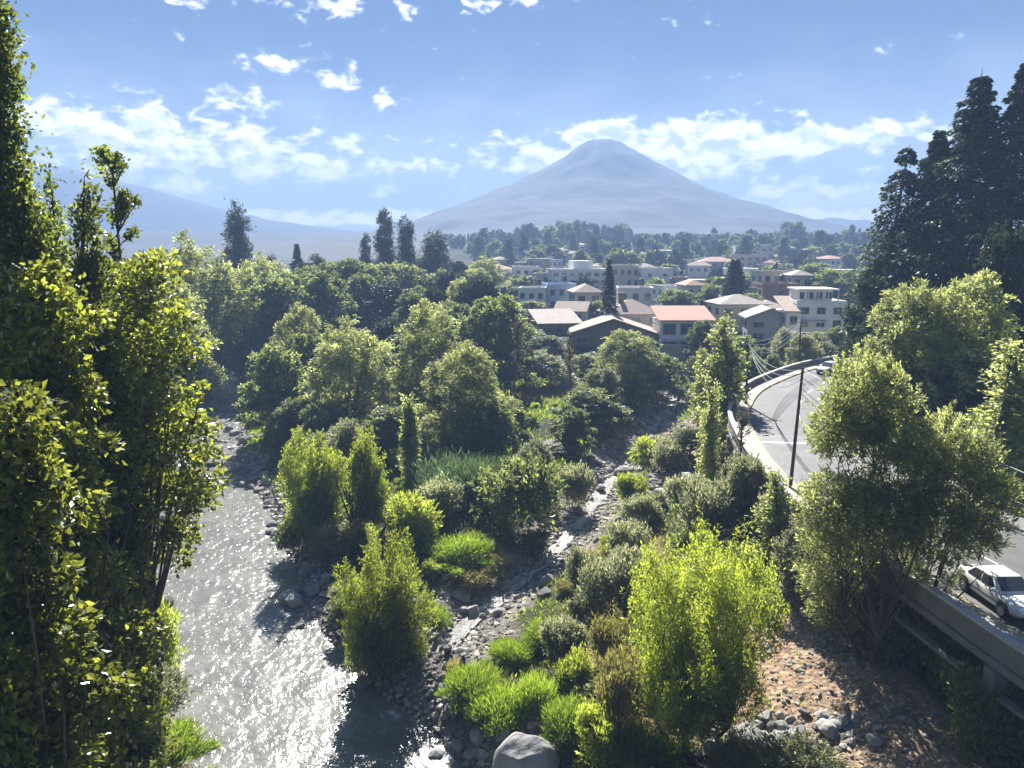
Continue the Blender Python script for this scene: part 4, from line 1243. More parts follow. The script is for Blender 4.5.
# scattered undergrowth
def water_clear(X, Y):
    l, r, s, wq = float(xl(Y)), float(xr(Y)), float(xs(Y)), float(xw(Y))
    return not (l - .4 < X < r + 1.6) and not (Y > 33 and abs(X - s) < 2.3) and X < wq - .6
rs = np.random.default_rng(5)
kinds = ['bush', 'grey', 'grey', 'lime', 'lime', 'yellow', 'mound', 'mound', 'dry']
lab = {'bush': 'low dark bush in the scattered undergrowth of the valley floor', 'grey': 'low grey-green bush in the scattered undergrowth of the valley floor', 'lime': 'low light green bush in the scattered undergrowth of the valley floor',
       'yellow': 'low straw-yellow bush in the scattered undergrowth of the valley floor', 'mound': 'small green grass tuft in the scattered undergrowth of the valley floor', 'dry': 'small dry grass tuft in the scattered undergrowth of the valley floor'}
num = 0
while num < 250:
    Y = 28 + 95 * rs.random() ** 1.25
    l, wq = float(xl(Y)), float(xw(Y))
    X = l - 8 + (wq - l + 7) * rs.random()
    if not water_clear(X, Y): continue
    g, e, ye = cover_masks(np.array([X]), np.array([Y]), np.array([1.0]))
    if e[0] > .3 and rs.random() < .93: continue
    if g[0] > .4 and rs.random() < .8: continue
    if ye[0] > .5 and Y > 95: continue
    k = kinds[rs.integers(0, len(kinds))]
    ds = abs(X - float(xs(Y)))
    if Y > 33 and ds < 3.4 and k not in ('mound', 'dry'): continue
    sc = .7 + 1.5 * rs.random() ** 1.5
    if k == 'dry': sc *= .7
    if Y > 33 and ds < 9: sc = min(sc, .9)
    if X > float(xw(Y)) - 11 and Y < 36: continue
    shrub_at(k, X, Y, 1.5 * sc, 1.15 * sc * (.8 + .5 * rs.random()), lab[k], 'scattered undergrowth, ' + k)
    num += 1
# grass between everything
N = 230000
gxs = rs.random(N) * 110 - 62; gys = 24 + 108 * rs.random(N) ** 1.5
l, r, s_, wq = xl(gys), xr(gys), xs(gys), xw(gys)
ok = ((gxs < l - .6) & (gxs > l - 16)) | ((gxs > r + 1.3) & (gxs < wq - .4))
ok &= ~((gys > 33) & (np.abs(gxs - s_) < 2.0))
gv, ev, yv = cover_masks(gxs, gys, gxs * 0)
pr = (1 - .88 * gv) * (1 - .93 * ev) * np.clip(.75 + fbm(gxs * .25, gys * .25, 3, 77) * 1.2, .08, 1)
ok &= rs.random(N) < pr
gxs, gys, yv = gxs[ok], gys[ok], yv[ok]
o_ = np.argsort(gys); gxs, gys, yv = gxs[o_], gys[o_], yv[o_]
gz = np.empty(len(gxs))
for y0 in np.arange(20, 136, .5):
    k = (gys >= y0) & (gys < y0 + .5)
    if k.any(): gz[k] = ground_row(gxs[k], y0 + .25)
n = len(gxs)
dry = np.clip(yv + (fbm(gxs * .12, gys * .12, 3, 78) > .12) * .7 + .0 * gxs, 0, 1) > rs.random(n)
ax = unit(np.c_[rs.normal(size=(n, 2)) * .45, np.ones(n)])
ln = (.28 + .30 * rs.random(n)) * (1 + .25 * fbm(gxs * .3, gys * .3, 2, 79)) * np.clip(gys / 55, .75, 1.5)
pos = np.c_[gxs, gys, gz - .05]
for flag, nm, mt_ in ((False, 'grass', 'grassy'), (True, 'dry_grass', 'drygrass')):
    k = dry == flag
    me = leaves_mesh(nm, pos[k], ax[k], ln[k], ln[k] * .10, rs, M[mt_])
    tag(link(nm, me), 'green grass covering the valley floor' if not flag else 'dry yellow grass over the valley floor', 'grass', None, 'stuff')
# ------------------------------------------------------------------ the town
M['trim'] = mat_plain('black_trim', (.025, .025, .027), .55, .1, 5)
M['white_wall'] = mat_plain('white_wall', (.72, .71, .68), .85, .06, .5, stain=(.58, .56, .52))
M['cream_wall'] = mat_plain('cream_wall', (.58, .52, .42), .85, .08, .5, stain=(.46, .41, .33))
M['grey_wall'] = mat_plain('grey_wall', (.38, .36, .34), .88, .1, .5, stain=(.28, .265, .25))
M['pink_wall'] = mat_plain('dusty_pink_wall', (.50, .38, .33), .88, .1, .5, stain=(.40, .31, .27))
M['blue_wall'] = mat_plain('blue_wall', (.36, .47, .62), .85, .06, .5)
M['brick_wall'] = mat_plain('brown_brick_wall', (.25, .165, .125), .9, .2, 1.2, stain=(.17, .125, .10))
M['window_frame'] = mat_plain('window_frame', (.55, .54, .52), .6, .05, 2)
M['rail'] = mat_plain('rail_metal', (.25, .25, .25), .5, .05, 2)
def mat_tiles(name, col, col2):
    m = bpy.data.materials.new(name); m.use_nodes = True
    t = NT(m.node_tree); p = t.n['Principled BSDF']
    g = t.add('ShaderNodeTexCoord')
    wv = t.add('ShaderNodeTexWave', {'Vector': g.outputs['Object'], 'Scale': 2.6, 'Distortion': .4, 'Detail': 2.0}, bands_direction='X')
    no = t.add('ShaderNodeTexNoise', {'Vector': g.outputs['Object'], 'Scale': 1.1, 'Detail': 7.0, 'Roughness': .7})
    c = t.mix(t.maprange(no.outputs[0], .35, .65), (*col, 1), (*col2, 1))
    f = t.maprange(wv.outputs[1], 0, 1, .72, 1.12)
    t.set(p, 'Base Color', t.mix(1.0, c, t.add('ShaderNodeCombineColor', {0: f, 1: f, 2: f}).outputs[0], 'MULTIPLY'))
    p.inputs['Roughness'].default_value = .85
    t.set(p, 'Normal', t.add('ShaderNodeBump', {'Height': wv.outputs[1], 'Strength': .6, 'Distance': .06}).outputs[0])
    return m
M['tile_brown'] = mat_tiles('brown_tiles', (.46, .36, .29), (.33, .25, .205))
M['tile_red'] = mat_tiles('red_tiles', (.52, .27, .20), (.42, .235, .18))
M['tile_grey'] = mat_tiles('grey_tiles', (.44, .38, .34), (.32, .275, .25))
m = bpy.data.materials.new('window_glass'); m.use_nodes = True
p = m.node_tree.nodes['Principled BSDF']; p.inputs['Base Color'].default_value = (.035, .04, .05, 1); p.inputs['Roughness'].default_value = .12; p.inputs['Specular IOR Level'].default_value = .6
M['glass'] = m

def window(parent, x, y, z, w_, h_, face, frame=True):
    """a window on a wall face: 'f' looks to -y, 'l' to -x, 'r' to +x; x, y, z is its centre"""
    def bx(mb, u0, u1, v0, v1, o0, o1):
        if face == 'f': mb.box(x + u0, x + u1, y - o1, y - o0, z + v0, z + v1)
        elif face == 'l': mb.box(x - o1, x - o0, y + u0, y + u1, z + v0, z + v1)
        else: mb.box(x + o0, x + o1, y + u0, y + u1, z + v0, z + v1)
    mb = MB(); bx(mb, -w_ / 2, w_ / 2, -h_ / 2, h_ / 2, -.05, .012)
    o = mb.build('window', M['glass'], parent)
    if frame:
        mb = MB(); b = .07
        bx(mb, -w_ / 2 - b, w_ / 2 + b, h_ / 2, h_ / 2 + b, -.04, .05)
        bx(mb, -w_ / 2 - b, -w_ / 2, -h_ / 2, h_ / 2, -.04, .05)
        bx(mb, w_ / 2, w_ / 2 + b, -h_ / 2, h_ / 2, -.04, .05)
        bx(mb, -.025, .025, -h_ / 2, h_ / 2, .014, .04)
        mb.build('frame', M['window_frame'], o)
        mb = MB(); bx(mb, -w_ / 2 - .12, w_ / 2 + .12, -h_ / 2 - .09, -h_ / 2 - .003, -.04, .12)
        mb.build('sill', M['concrete_light'], o)
    return o

def roof_part(parent, kind, w_, d, z, rise, mat, ov=.5, th=.18):
    mb = MB(); x0, x1, y0, y1 = -w_ / 2 - ov, w_ / 2 + ov, -d / 2 - ov, d / 2 + ov
    def shell(top, faces):
        n = len(top)
        pts = [*top] + [(a, b, c - th) for a, b, c in top]
        fs = [tuple(f) for f in faces] + [tuple(n + i for i in reversed(f)) for f in faces]
        ed = {}
        for f in faces:
            for i in range(len(f)):
                a, b = f[i], f[(i + 1) % len(f)]
                ed[(a, b)] = 1
        for (a, b) in ed:
            if (b, a) not in ed: fs.append((a, a + n, b + n, b))
        mb.poly(pts, fs)
    z += th + .002
    if kind == 'hip':
        q = min(w_, d) / 2 * .95
        rx = max(w_ / 2 - q, .3)
        ry = max(d / 2 - q, 0)
        if w_ >= d: rid = [(-rx, 0, z + rise), (rx, 0, z + rise)]; shell([(x0, y0, z), (x1, y0, z), (x1, y1, z), (x0, y1, z), *rid], [(0, 1, 5, 4), (1, 2, 5), (2, 3, 4, 5), (3, 0, 4)])
        else: rid = [(0, -ry, z + rise), (0, ry, z + rise)]; shell([(x0, y0, z), (x1, y0, z), (x1, y1, z), (x0, y1, z), *rid], [(0, 1, 4), (1, 2, 5, 4), (2, 3, 5), (3, 0, 4, 5)])
    elif kind == 'gable_front':      # gable looks at -y
        shell([(x0, y0, z), (0, y0, z + rise), (x1, y0, z), (x0, y1, z), (0, y1, z + rise), (x1, y1, z)], [(0, 1, 4, 3), (1, 2, 5, 4)])
    elif kind == 'gable_side':
        shell([(x0, y0, z), (x1, y0, z), (x1, 0, z + rise), (x0, 0, z + rise), (x0, y1, z), (x1, y1, z)], [(0, 1, 2, 3), (3, 2, 5, 4)])
    elif kind == 'shed':
        shell([(x0, y0, z), (x1, y0, z), (x1, y1, z + rise), (x0, y1, z + rise)], [(0, 1, 2, 3)])
    r = mb.build('roof', mat, parent)
    if kind == 'flat': pass
    return r

def house(px0, px1, ytop, Y, d, roof, rise, wall, rmat, floors, nwin, label, group=None, rot=0.0, frame=True, name='house', cat='house', ww=.5, wh=.5, zdrop=1.5, chimney=False, door=False, ybot=None, side=True, parapet=True):
    xa = at_Y(px0, ytop, Y)[0]; xb = at_Y(px1, ytop, Y)[0]; zt = at_Y((px0 + px1) / 2, ytop, Y)[2]
    cx, w_ = (xa + xb) / 2, (xb - xa)
    cy = Y + d / 2
    zb = min(ground(cx, Y), ground(cx, Y + d)) if ybot is None else at_Y(px0, ybot, Y)[2]
    zb = min(zb, zt - 2.6 * floors * .8)
    H = zt - zb
    t = empty(name, (cx, cy, zb), rot); tag(t, label, cat, group)
    mb = MB(); mb.box(-w_ / 2, w_ / 2, -d / 2, d / 2, -zdrop, H)
    if roof == 'gable_front':
        mb.poly([(-w_ / 2, -d / 2 + .01, H), (w_ / 2, -d / 2 + .01, H), (0, -d / 2 + .01, H + rise)], [(0, 1, 2)])
        mb.poly([(-w_ / 2, d / 2 - .01, H), (w_ / 2, d / 2 - .01, H), (0, d / 2 - .01, H + rise)], [(2, 1, 0)])
    if roof == 'gable_side':
        for s in (-1, 1):
            mb.poly([(s * (w_ / 2 - .01), -d / 2, H), (s * (w_ / 2 - .01), d / 2, H), (s * (w_ / 2 - .01), 0, H + rise)], [(0, 1, 2)])
    mb.build('wall', M[wall], t)
    if roof == 'flat' and Y > 150:
        tk = empty('water_tank', (cx + w_ * .22, cy + d * .1, zb + H + .01)); tag(tk, 'dark round water tank on the ' + ' '.join(label.split()[:7]).replace(' in the', '').replace(' on the', ''), 'water tank')
        mb = MB(); mb.box(-.5, .5, -.5, .5, 0, .9); mb.build('stand', M['grey_wall'], tk)
        mb = MB(); mb.tube([(0, 0, .903), (0, 0, 2.1), (0, 0, 2.35), (0, 0, 2.45)], [.62, .62, .35, .22], 14); mb.build('tank', M['trim'], tk)
    if roof == 'flat':
        if parapet:
            mb = MB(); a, b = w_ / 2 + .06, d / 2 + .06
            mb.box(-a, a, -b, -b + .22, H + .003, H + .55); mb.box(-a, a, b - .22, b, H + .003, H + .55)
            mb.box(-a, -a + .22, -b + .222, b - .222, H + .003, H + .55); mb.box(a - .22, a, -b + .222, b - .222, H + .003, H + .55)
            mb.build('parapet', M[wall], t)
    else:
        rf = roof_part(t, roof, w_, d, H, rise, M[rmat])
        if chimney:
            mb = MB(); mb.box(-w_ * .22, -w_ * .22 + .9, -.4, .5, H + rise * .4, H + rise + 1.3); mb.box(-w_ * .22 - .1, -w_ * .22 + 1.0, -.5, .6, H + rise + 1.303, H + rise + 1.5)
            mb.build('chimney', M['brick_wall'], rf)
    fh = min(H / floors, 3.1)
    for f in range(floors):
        zc = H - fh * (f + .52)
        for k in range(nwin):
            xc = -w_ / 2 + w_ * (k + .5) / nwin
            if door and f == floors - 1 and k == nwin // 2: continue
            window(t, xc, -d / 2, zc, w_ / nwin * ww, fh * wh, 'f', frame)
        if side:
            for k in range(2):
                sx_ = 'l' if cx > 0 else 'r'
                window(t, -w_ / 2 if cx > 0 else w_ / 2, -d / 2 + d * (k + .5) / 2, zc, d / 2 * .4, fh * .45, sx_, False)
    if door:
        k = nwin // 2; xc = -w_ / 2 + w_ * (k + .5) / nwin; zc = H - fh * floors
        mb = MB(); mb.box(xc - .5, xc + .5, -d / 2 - .03, -d / 2 + .04, max(zc, 0), max(zc, 0) + 2.1)
        mb.build('door', M['brick_wall'], t)
    return t, w_, d, H

def slab(t, x0, x1, y0, y1, z0, z1, name, mat):
    mb = MB(); mb.box(x0, x1, y0, y1, z0, z1); return mb.build(name, M[mat], t)

NEAR = 'houses above the bend of the road'
h1 = house(607, 660, 315, 150, 10, 'hip', 2.6, 'cream_wall', 'tile_brown', 2, 3, 'brown tiled hip-roofed house with a brick chimney', NEAR, R(6), chimney=True)
h2 = house(574, 657, 334, 136, 11, 'gable_front', 2.6, 'brick_wall', 'tile_brown', 2, 4, 'wide low gabled house with pale brown tiles in front of the chimney house', NEAR, R(-4))
h3 = house(535, 577, 324, 146, 9, 'shed', 2.0, 'brick_wall', 'tile_grey', 2, 3, 'dark house with a single sloping roof beside the wide gabled one', NEAR, R(10))
house(560, 590, 312, 160, 8, 'gable_side', 1.8, 'white_wall', 'tile_brown', 2, 2, 'small pale house with a tilted roof behind the wide gabled one', NEAR, R(-15))
h4, w4, d4, H4 = house(661, 713, 321, 134, 8, 'shed', 1.9, 'white_wall', 'tile_red', 2, 3, 'white house with a bright red tiled roof and large windows', NEAR, 0, ww=.72, wh=.66)
slab(h4, -w4 / 2 - .2, w4 / 2 + .2, -d4 / 2 - 1.3, -d4 / 2 - .003, H4 - 3.5, H4 - 3.3, 'balcony', 'concrete_light')
house(719, 768, 305, 152, 9, 'hip', 1.7, 'cream_wall', 'tile_grey', 2, 3, 'cream house with a wide grey-brown hip roof near the white modern house', NEAR, R(4))
house(756, 790, 309, 160, 8, 'hip', 1.4, 'cream_wall', 'tile_grey', 2, 2, 'small grey-roofed house half behind the hip-roofed pair', NEAR, R(-6))
house(752, 796, 319, 140, 9, 'gable_front', 1.8, 'grey_wall', 'tile_grey', 2, 2, 'grey gabled house in front of the hip-roofed cream one', NEAR, R(-8), door=True)
hm, wm, dm, Hm = house(800, 848, 304, 138, 9, 'flat', 0, 'white_wall', None, 3, 3, 'white modern flat-roofed house with a roof terrace above the road bend', NEAR, R(-5), ww=.5)
zz = Hm + .553
slab(hm, -wm * .42, wm * .30, -dm * .2, dm * .4, Hm + .003, Hm + 2.4, 'upper_storey', 'white_wall')
slab(hm, -wm * .47, wm * .36, -dm * .45, dm * .45, Hm + 2.403, Hm + 2.65, 'roof_slab', 'white_wall')
for k in range(4):
    window(hm, -wm * .34 + k * wm * .19, -dm * .2, Hm + 1.35, wm * .12, 1.2, 'f', False)
for k in range(5):
    slab(hm, -wm * .46 + k * wm * .2, -wm * .46 + k * wm * .2 + .14, -dm * .44, -dm * .44 + .14, Hm + .003, Hm + 2.40, 'terrace_post', 'white_wall')
slab(hm, -wm * .5, wm * .1, -dm / 2 - 1.4, -dm / 2 - .003, Hm - 3.2, Hm - 3.0, 'balcony', 'concrete_light')
house(789, 803, 312, 137, 8, 'shed', 2.2, 'white_wall', 'tile_brown', 2, 1, 'narrow wing with a sloping brown roof joined to the white modern house', NEAR, R(-5))
# garden walls
def wall_thing(pxa, ya, pxb, yb, Ya, Yb, h, mat, label, name='garden_wall'):
    a = Vector(at_Y(pxa, ya, Ya)); b = Vector(at_Y(pxb, yb, Yb))
    L = math.hypot(b.x - a.x, b.y - a.y); ang = math.atan2(b.y - a.y, b.x - a.x)
    t = empty(name, (a.x, a.y, min(a.z, b.z) - h), ang); tag(t, label, 'wall')
    slab(t, 0, L, -.15, .15, -2, h, 'wall_face', mat); slab(t, -.05, L + .05, -.22, .22, h + .003, h + .16, 'coping', 'concrete_light')
    k = 0.0
    while k < L: slab(t, k, k + .4, -.26, -.153, -1, h - .01, 'pier', mat); k += 4.0
wall_thing(792, 333, 850, 331, 128, 126, 3.2, 'cream_wall', 'beige garden wall below the white modern house, above the road bend')
wall_thing(660, 345, 716, 346, 130, 129, 3.0, 'grey_wall', 'grey retaining wall under the red-roofed house')
wall_thing(719, 287, 770, 287, 185, 178, 4.0, 'grey_wall', 'long grey wall in front of the trees in the middle of the town')
FARG = 'houses of the far town'
fb, wf, df, Hf = house(550, 607, 271, 236, 14, 'flat', 0, 'white_wall', None, 4, 7, 'long white four-storey building with rows of balconies in the far town', FARG, R(5), False, 'apartment_building', 'building', ww=.62, wh=.5)
for k in range(4): slab(fb, -wf / 2 - .1, wf / 2 + .1, -df / 2 - 1.3, -df / 2 - .003, Hf - 3.1 * (k + 1) + .3, Hf - 3.1 * (k + 1) + 1.1, 'balcony', 'white_wall')
slab(fb, -wf * .1, wf * .25, -df * .3, df * .4, Hf + .003, Hf + 3, 'upper_storey', 'white_wall')
house(614, 641, 267, 226, 12, 'flat', 0, 'cream_wall', None, 3, 4, 'cream three-storey block beside the dark conifer in the far town', FARG, R(-4), False, 'apartment_building', 'building')
house(641, 672, 270, 222, 12, 'flat', 0, 'white_wall', None, 3, 2, 'bright white plain block, brightest in the far town', FARG, R(3), False, 'apartment_building', 'building', ww=.25, wh=.3)
house(545, 574, 286, 192, 9, 'flat', 0, 'blue_wall', None, 2, 3, 'pale blue flat-roofed house in front of the long white building', FARG, R(8), False)
house(520, 547, 290, 186, 9, 'flat', 0, 'white_wall', None, 2, 3, 'white flat-roofed house beside the pale blue one', FARG, R(-6), False)
house(573, 601, 293, 180, 9, 'hip', 1.8, 'cream_wall', 'tile_brown', 2, 2, 'cream house with a brown hip roof next to the pale blue one', FARG, R(5), False)
house(620, 655, 290, 178, 9, 'flat', 0, 'white_wall', None, 2, 3, 'white low house directly behind the chimney house', FARG, R(-5), False)
house(660, 682, 288, 200, 9, 'flat', 0, 'white_wall', None, 2, 2, 'small white house below the brightest white block', FARG, R(10), False)
house(685, 704, 286, 182, 8, 'hip', 1.2, 'white_wall', 'tile_red', 2, 2, 'little white house with a red roof and blinds at the town tree edge', FARG, R(4), False)
house(764, 800, 286, 174, 9, 'flat', 0, 'brick_wall', None, 2, 1, 'blank brown-brick building behind the hip-roofed pair', FARG, R(-3), False, ww=.15, wh=.3)
house(762, 790, 273, 204, 9, 'flat', 0, 'cream_wall', None, 2, 3, 'flat cream house over the blank brown-brick building', FARG, R(4), False)
house(794, 814, 276, 192, 8, 'hip', 1.2, 'grey_wall', 'tile_grey', 2, 2, 'grey house with stepped roofs over the white modern house', FARG, R(-4), False)
house(737, 768, 256, 330, 12, 'flat', 0, 'cream_wall', None, 4, 4, 'tall cream apartment block high in the far town', FARG, R(5), False, 'apartment_building', 'building')
house(702, 738, 262, 336, 12, 'hip', 2.0, 'pink_wall', 'tile_red', 2, 4, 'low pinkish house with a red roof beside the tall cream block', FARG, R(-5), False)
house(513, 538, 268, 268, 10, 'flat', 0, 'white_wall', None, 2, 3, 'small white house at the wooded edge of the far town', FARG, R(4), False)
house(535, 552, 275, 246, 9, 'flat', 0, 'cream_wall', None, 2, 2, 'small cream house touching the long white building', FARG, R(-8), False)
house(672, 690, 279, 230, 9, 'flat', 0, 'pink_wall', None, 2, 2, 'pinkish block beside the brightest white block', FARG, R(-8), False)
rt = np.random.default_rng(12)
for k in range(78):
    px = 495 + 350 * rt.random(); Y = 250 + 240 * rt.random()
    X = (px - 512) / FPX * Y * 1.0
    zb = ground(X, Y); w_, d, H = 6 + 7 * rt.random(), 6 + 5 * rt.random(), 3 + 3.5 * rt.random()
    t = empty('house', (X, Y, zb), rt.normal() * .25)
    wl = ['white_wall', 'cream_wall', 'pink_wall', 'white_wall', 'white_wall', 'grey_wall'][k % 6]
    tag(t, {'white_wall': 'tiny white house on the hazy slope under the hilltop trees', 'cream_wall': 'tiny cream house on the hazy slope under the hilltop trees', 'pink_wall': 'tiny pinkish house on the hazy slope under the hilltop trees',
            'grey_wall': 'tiny grey house on the hazy slope under the hilltop trees'}[wl], 'house', 'tiny houses on the slope, ' + wl[:-5])
    slab(t, -w_ / 2, w_ / 2, -d / 2, d / 2, -1.5, H, 'wall', wl)
    if k % 2: roof_part(t, 'hip', w_, d, H, 1.5, M['tile_red' if k % 8 == 1 else 'tile_brown'])
    else: slab(t, -w_ / 2 - .2, w_ / 2 + .2, -d / 2 - .2, d / 2 + .2, H + .003, H + .35, 'roof', 'concrete_light')
    for q in range(3): window(t, -w_ / 2 + w_ * (q + .5) / 3, -d / 2, H - 1.6, w_ * .16, 1.3, 'f', False)

# trees among the houses, on the slope and along the hilltop
def far_variant(kind, mat, w_, h, seed, ns, nl, ln):
    tr, cr = make_tree(kind, w_, h, seed, mat, ns, nl, ln)
    return tr, cr
V_['far_broad'] = [('', make_tree('broad', 9, 9, 500 + i, 'broad', 240, 16, .85), 9, 9) for i in range(3)]
V_['far_dark'] = [('', make_tree('broad', 9, 10, 505 + i, 'dark', 240, 16, .9), 9, 10) for i in range(2)]
V_['far_euc'] = [('', make_tree('eucalyptus', 8, 20, 510 + i, 'dark', 200, 18, 1.0, bark='bark_grey', sc=1.7), 8, 20) for i in range(3)]
V_['far_con'] = [('', make_conifer(8, 20, 520 + i, levels=18, per=6, nl=18, ln=1.1), 8, 20) for i in range(2)]
FN = {'far_broad': 'broadleaf_tree', 'far_dark': 'evergreen_tree', 'far_euc': 'eucalyptus_tree', 'far_con': 'conifer_tree'}
def far_tree(key, X, Y, wd, h, label, group):
    k = cnt.get(key, 0); cnt[key] = k + 1
    _, me, w0, h0 = V_[key][k % len(V_[key])]
    return put_tree(FN[key], me, (X, Y, ground(X, Y) - .1), label, group, (wd / w0, wd / w0, h / h0), RND.random() * 6.28)
for a in [(676, 288, 168, 40, 'light tree between the chimney house and the little red-roofed one'), (712, 284, 176, 34, 'leafy tree at the end of the long grey wall'), (505, 284, 200, 50, 'hazy tree at the wood side of the far town'),
          (530, 300, 168, 44, 'bushy tree in front of the white flat-roofed house'), (745, 292, 168, 40, 'dark tree before the long grey wall'), (600, 300, 165, 30, 'tree between the chimney house and the hip-roofed cream house by the blue one'),
          (490, 300, 160, 60, 'broad hazy tree at the edge of the grove near the houses'), (515, 322, 140, 50, 'leafy tree below the dark house with a single sloping roof'), (835, 268, 190, 50, 'hazy tree behind the white modern house'),
          (815, 262, 230, 40, 'hazy tree top over the grey house with stepped roofs'), (700, 318, 128, 26, 'garden tree hiding the corner of the red-roofed house'), (778, 336, 122, 22, 'small garden tree below the grey gabled house'),
          (595, 352, 122, 50, 'tree under the eaves of the wide gabled house'), (545, 335, 132, 44, 'grey-green tree hiding the foot of the dark house'), (640, 352, 120, 46, 'tree below the grey retaining wall'), (835, 325, 124, 26, 'creeper-dark tree on the beige garden wall')]:
    tree('broad', *a[:4], a[4], 'trees among the houses')
for k in range(190):
    px = 470 + 420 * rt.random(); Y = 205 + 330 * rt.random() ** .8
    X = (px - 512) / FPX * Y
    key = ['far_broad', 'far_broad', 'far_dark', 'far_euc'][rt.integers(0, 4)]
    h = (6 + 5 * rt.random()) * (1.5 if key == 'far_euc' else 1)
    if Y < 330: h = min(h, 6.5)
    far_tree(key, X, Y, (7 + 5 * rt.random()) * (.8 if key == 'far_euc' else 1), h,
             {'far_broad': 'hazy green tree among the tiny houses on the slope', 'far_dark': 'hazy dark tree among the tiny houses on the slope', 'far_euc': 'hazy slender eucalyptus among the tiny houses on the slope'}[key], 'slope trees, ' + FN[key])
sky_line = [(455, 246), (480, 238), (497, 230), (520, 226), (545, 228), (560, 222), (585, 218), (600, 226), (620, 224), (640, 236), (660, 238), (690, 240), (715, 236), (740, 232), (765, 234), (783, 218), (800, 234), (830, 232), (860, 230), (900, 232)]
for k in range(210):
    px = 440 + 470 * (k + rt.random()) / 210
    Y = 520 + 140 * rt.random()
    X = (px - 512) / FPX * Y
    yt = np.interp(px, [q[0] for q in sky_line], [q[1] for q in sky_line]) + abs(rt.normal()) * 8 - 3
    if k % 3 == 2: yt += 10
    key = ['far_euc', 'far_broad', 'far_euc', 'far_con', 'far_dark'][rt.integers(0, 5)]
    zt = at_Y(px, yt, Y)[2]; h = max(zt - ground(X, Y), 9)
    wd = {'far_euc': .50, 'far_broad': .95, 'far_con': .42, 'far_dark': .9}[key] * h * (.8 + .4 * rt.random())
    far_tree(key, X, Y, min(wd, 17), h, {'far_euc': 'tall hazy eucalyptus in the line along the hilltop below the volcano', 'far_broad': 'rounded hazy tree in the line along the hilltop below the volcano', 'far_con': 'pointed hazy conifer in the line along the hilltop below the volcano',
                                 'far_dark': 'dark hazy rounded tree in the line along the hilltop below the volcano'}[key], 'hilltop trees, ' + FN[key])
# a slim mast on the hilltop
x, _, z = at_Y(713, 256, 480); zg = ground(x, 480)
t = empty('mast', (x, 480, zg)); tag(t, 'slim pale mast with a dark palm-like head on the hazy hilltop', 'mast')
ztop = at_Y(713, 229, 480)[2]
mb = MB(); mb.tube([(0, 0, -1), (0, 0, ztop - zg - 3)], [.5, .35], 8); mb.build('pole', M['white_wall'], t)
rr = np.random.default_rng(4)
pos, ax, l, wd_, ti, c = sprays(rr, [(0, 0, ztop - zg - 1.8, 1.6, 1.6, 2.0)], 50, 10, 1.0, .3, ln=.8, wd=.2)
link('head', leaves_mesh('head', pos, ax, l, wd_, rr, M['dark'], ti), None, t)

# ------------------------------------------------------------------ cars
def mat_paint(name, col, rough=.25, coat=.6):
    m = bpy.data.materials.new(name); m.use_nodes = True
    p = m.node_tree.nodes['Principled BSDF']; p.inputs['Base Color'].default_value = (*col, 1); p.inputs['Roughness'].default_value = rough
    p.inputs['Coat Weight'].default_value = coat; p.inputs['Coat Roughness'].default_value = .05
    return m
M['car_white'] = mat_paint('car_white', (.74, .74, .73))
M['tyre'] = mat_plain('tyre_rubber', (.022, .022, .022), .85, .1, 5)
M['rim'] = mat_paint('wheel_metal', (.48, .48, .49), .35, 0)
M['lamp'] = mat_paint('headlamp_glass', (.62, .64, .66), .12, .8)
M['redlamp'] = mat_paint('rear_lamp_red', (.35, .015, .015), .2, .8)
M['plate'] = mat_plain('number_plate', (.62, .60, .50), .5, .04, 4)

def loft(sections, closed_ends=True):
    n = len(sections[0]); V = [p for s in sections for p in s]; F = []
    for i in range(len(sections) - 1):
        for j in range(n):
            j2 = (j + 1) % n
            F.append((i * n + j, i * n + j2, (i + 1) * n + j2, (i + 1) * n + j))
    if closed_ends:
        F.append(tuple(reversed(range(n)))); F.append(tuple((len(sections) - 1) * n + j for j in range(n)))
    return V, F

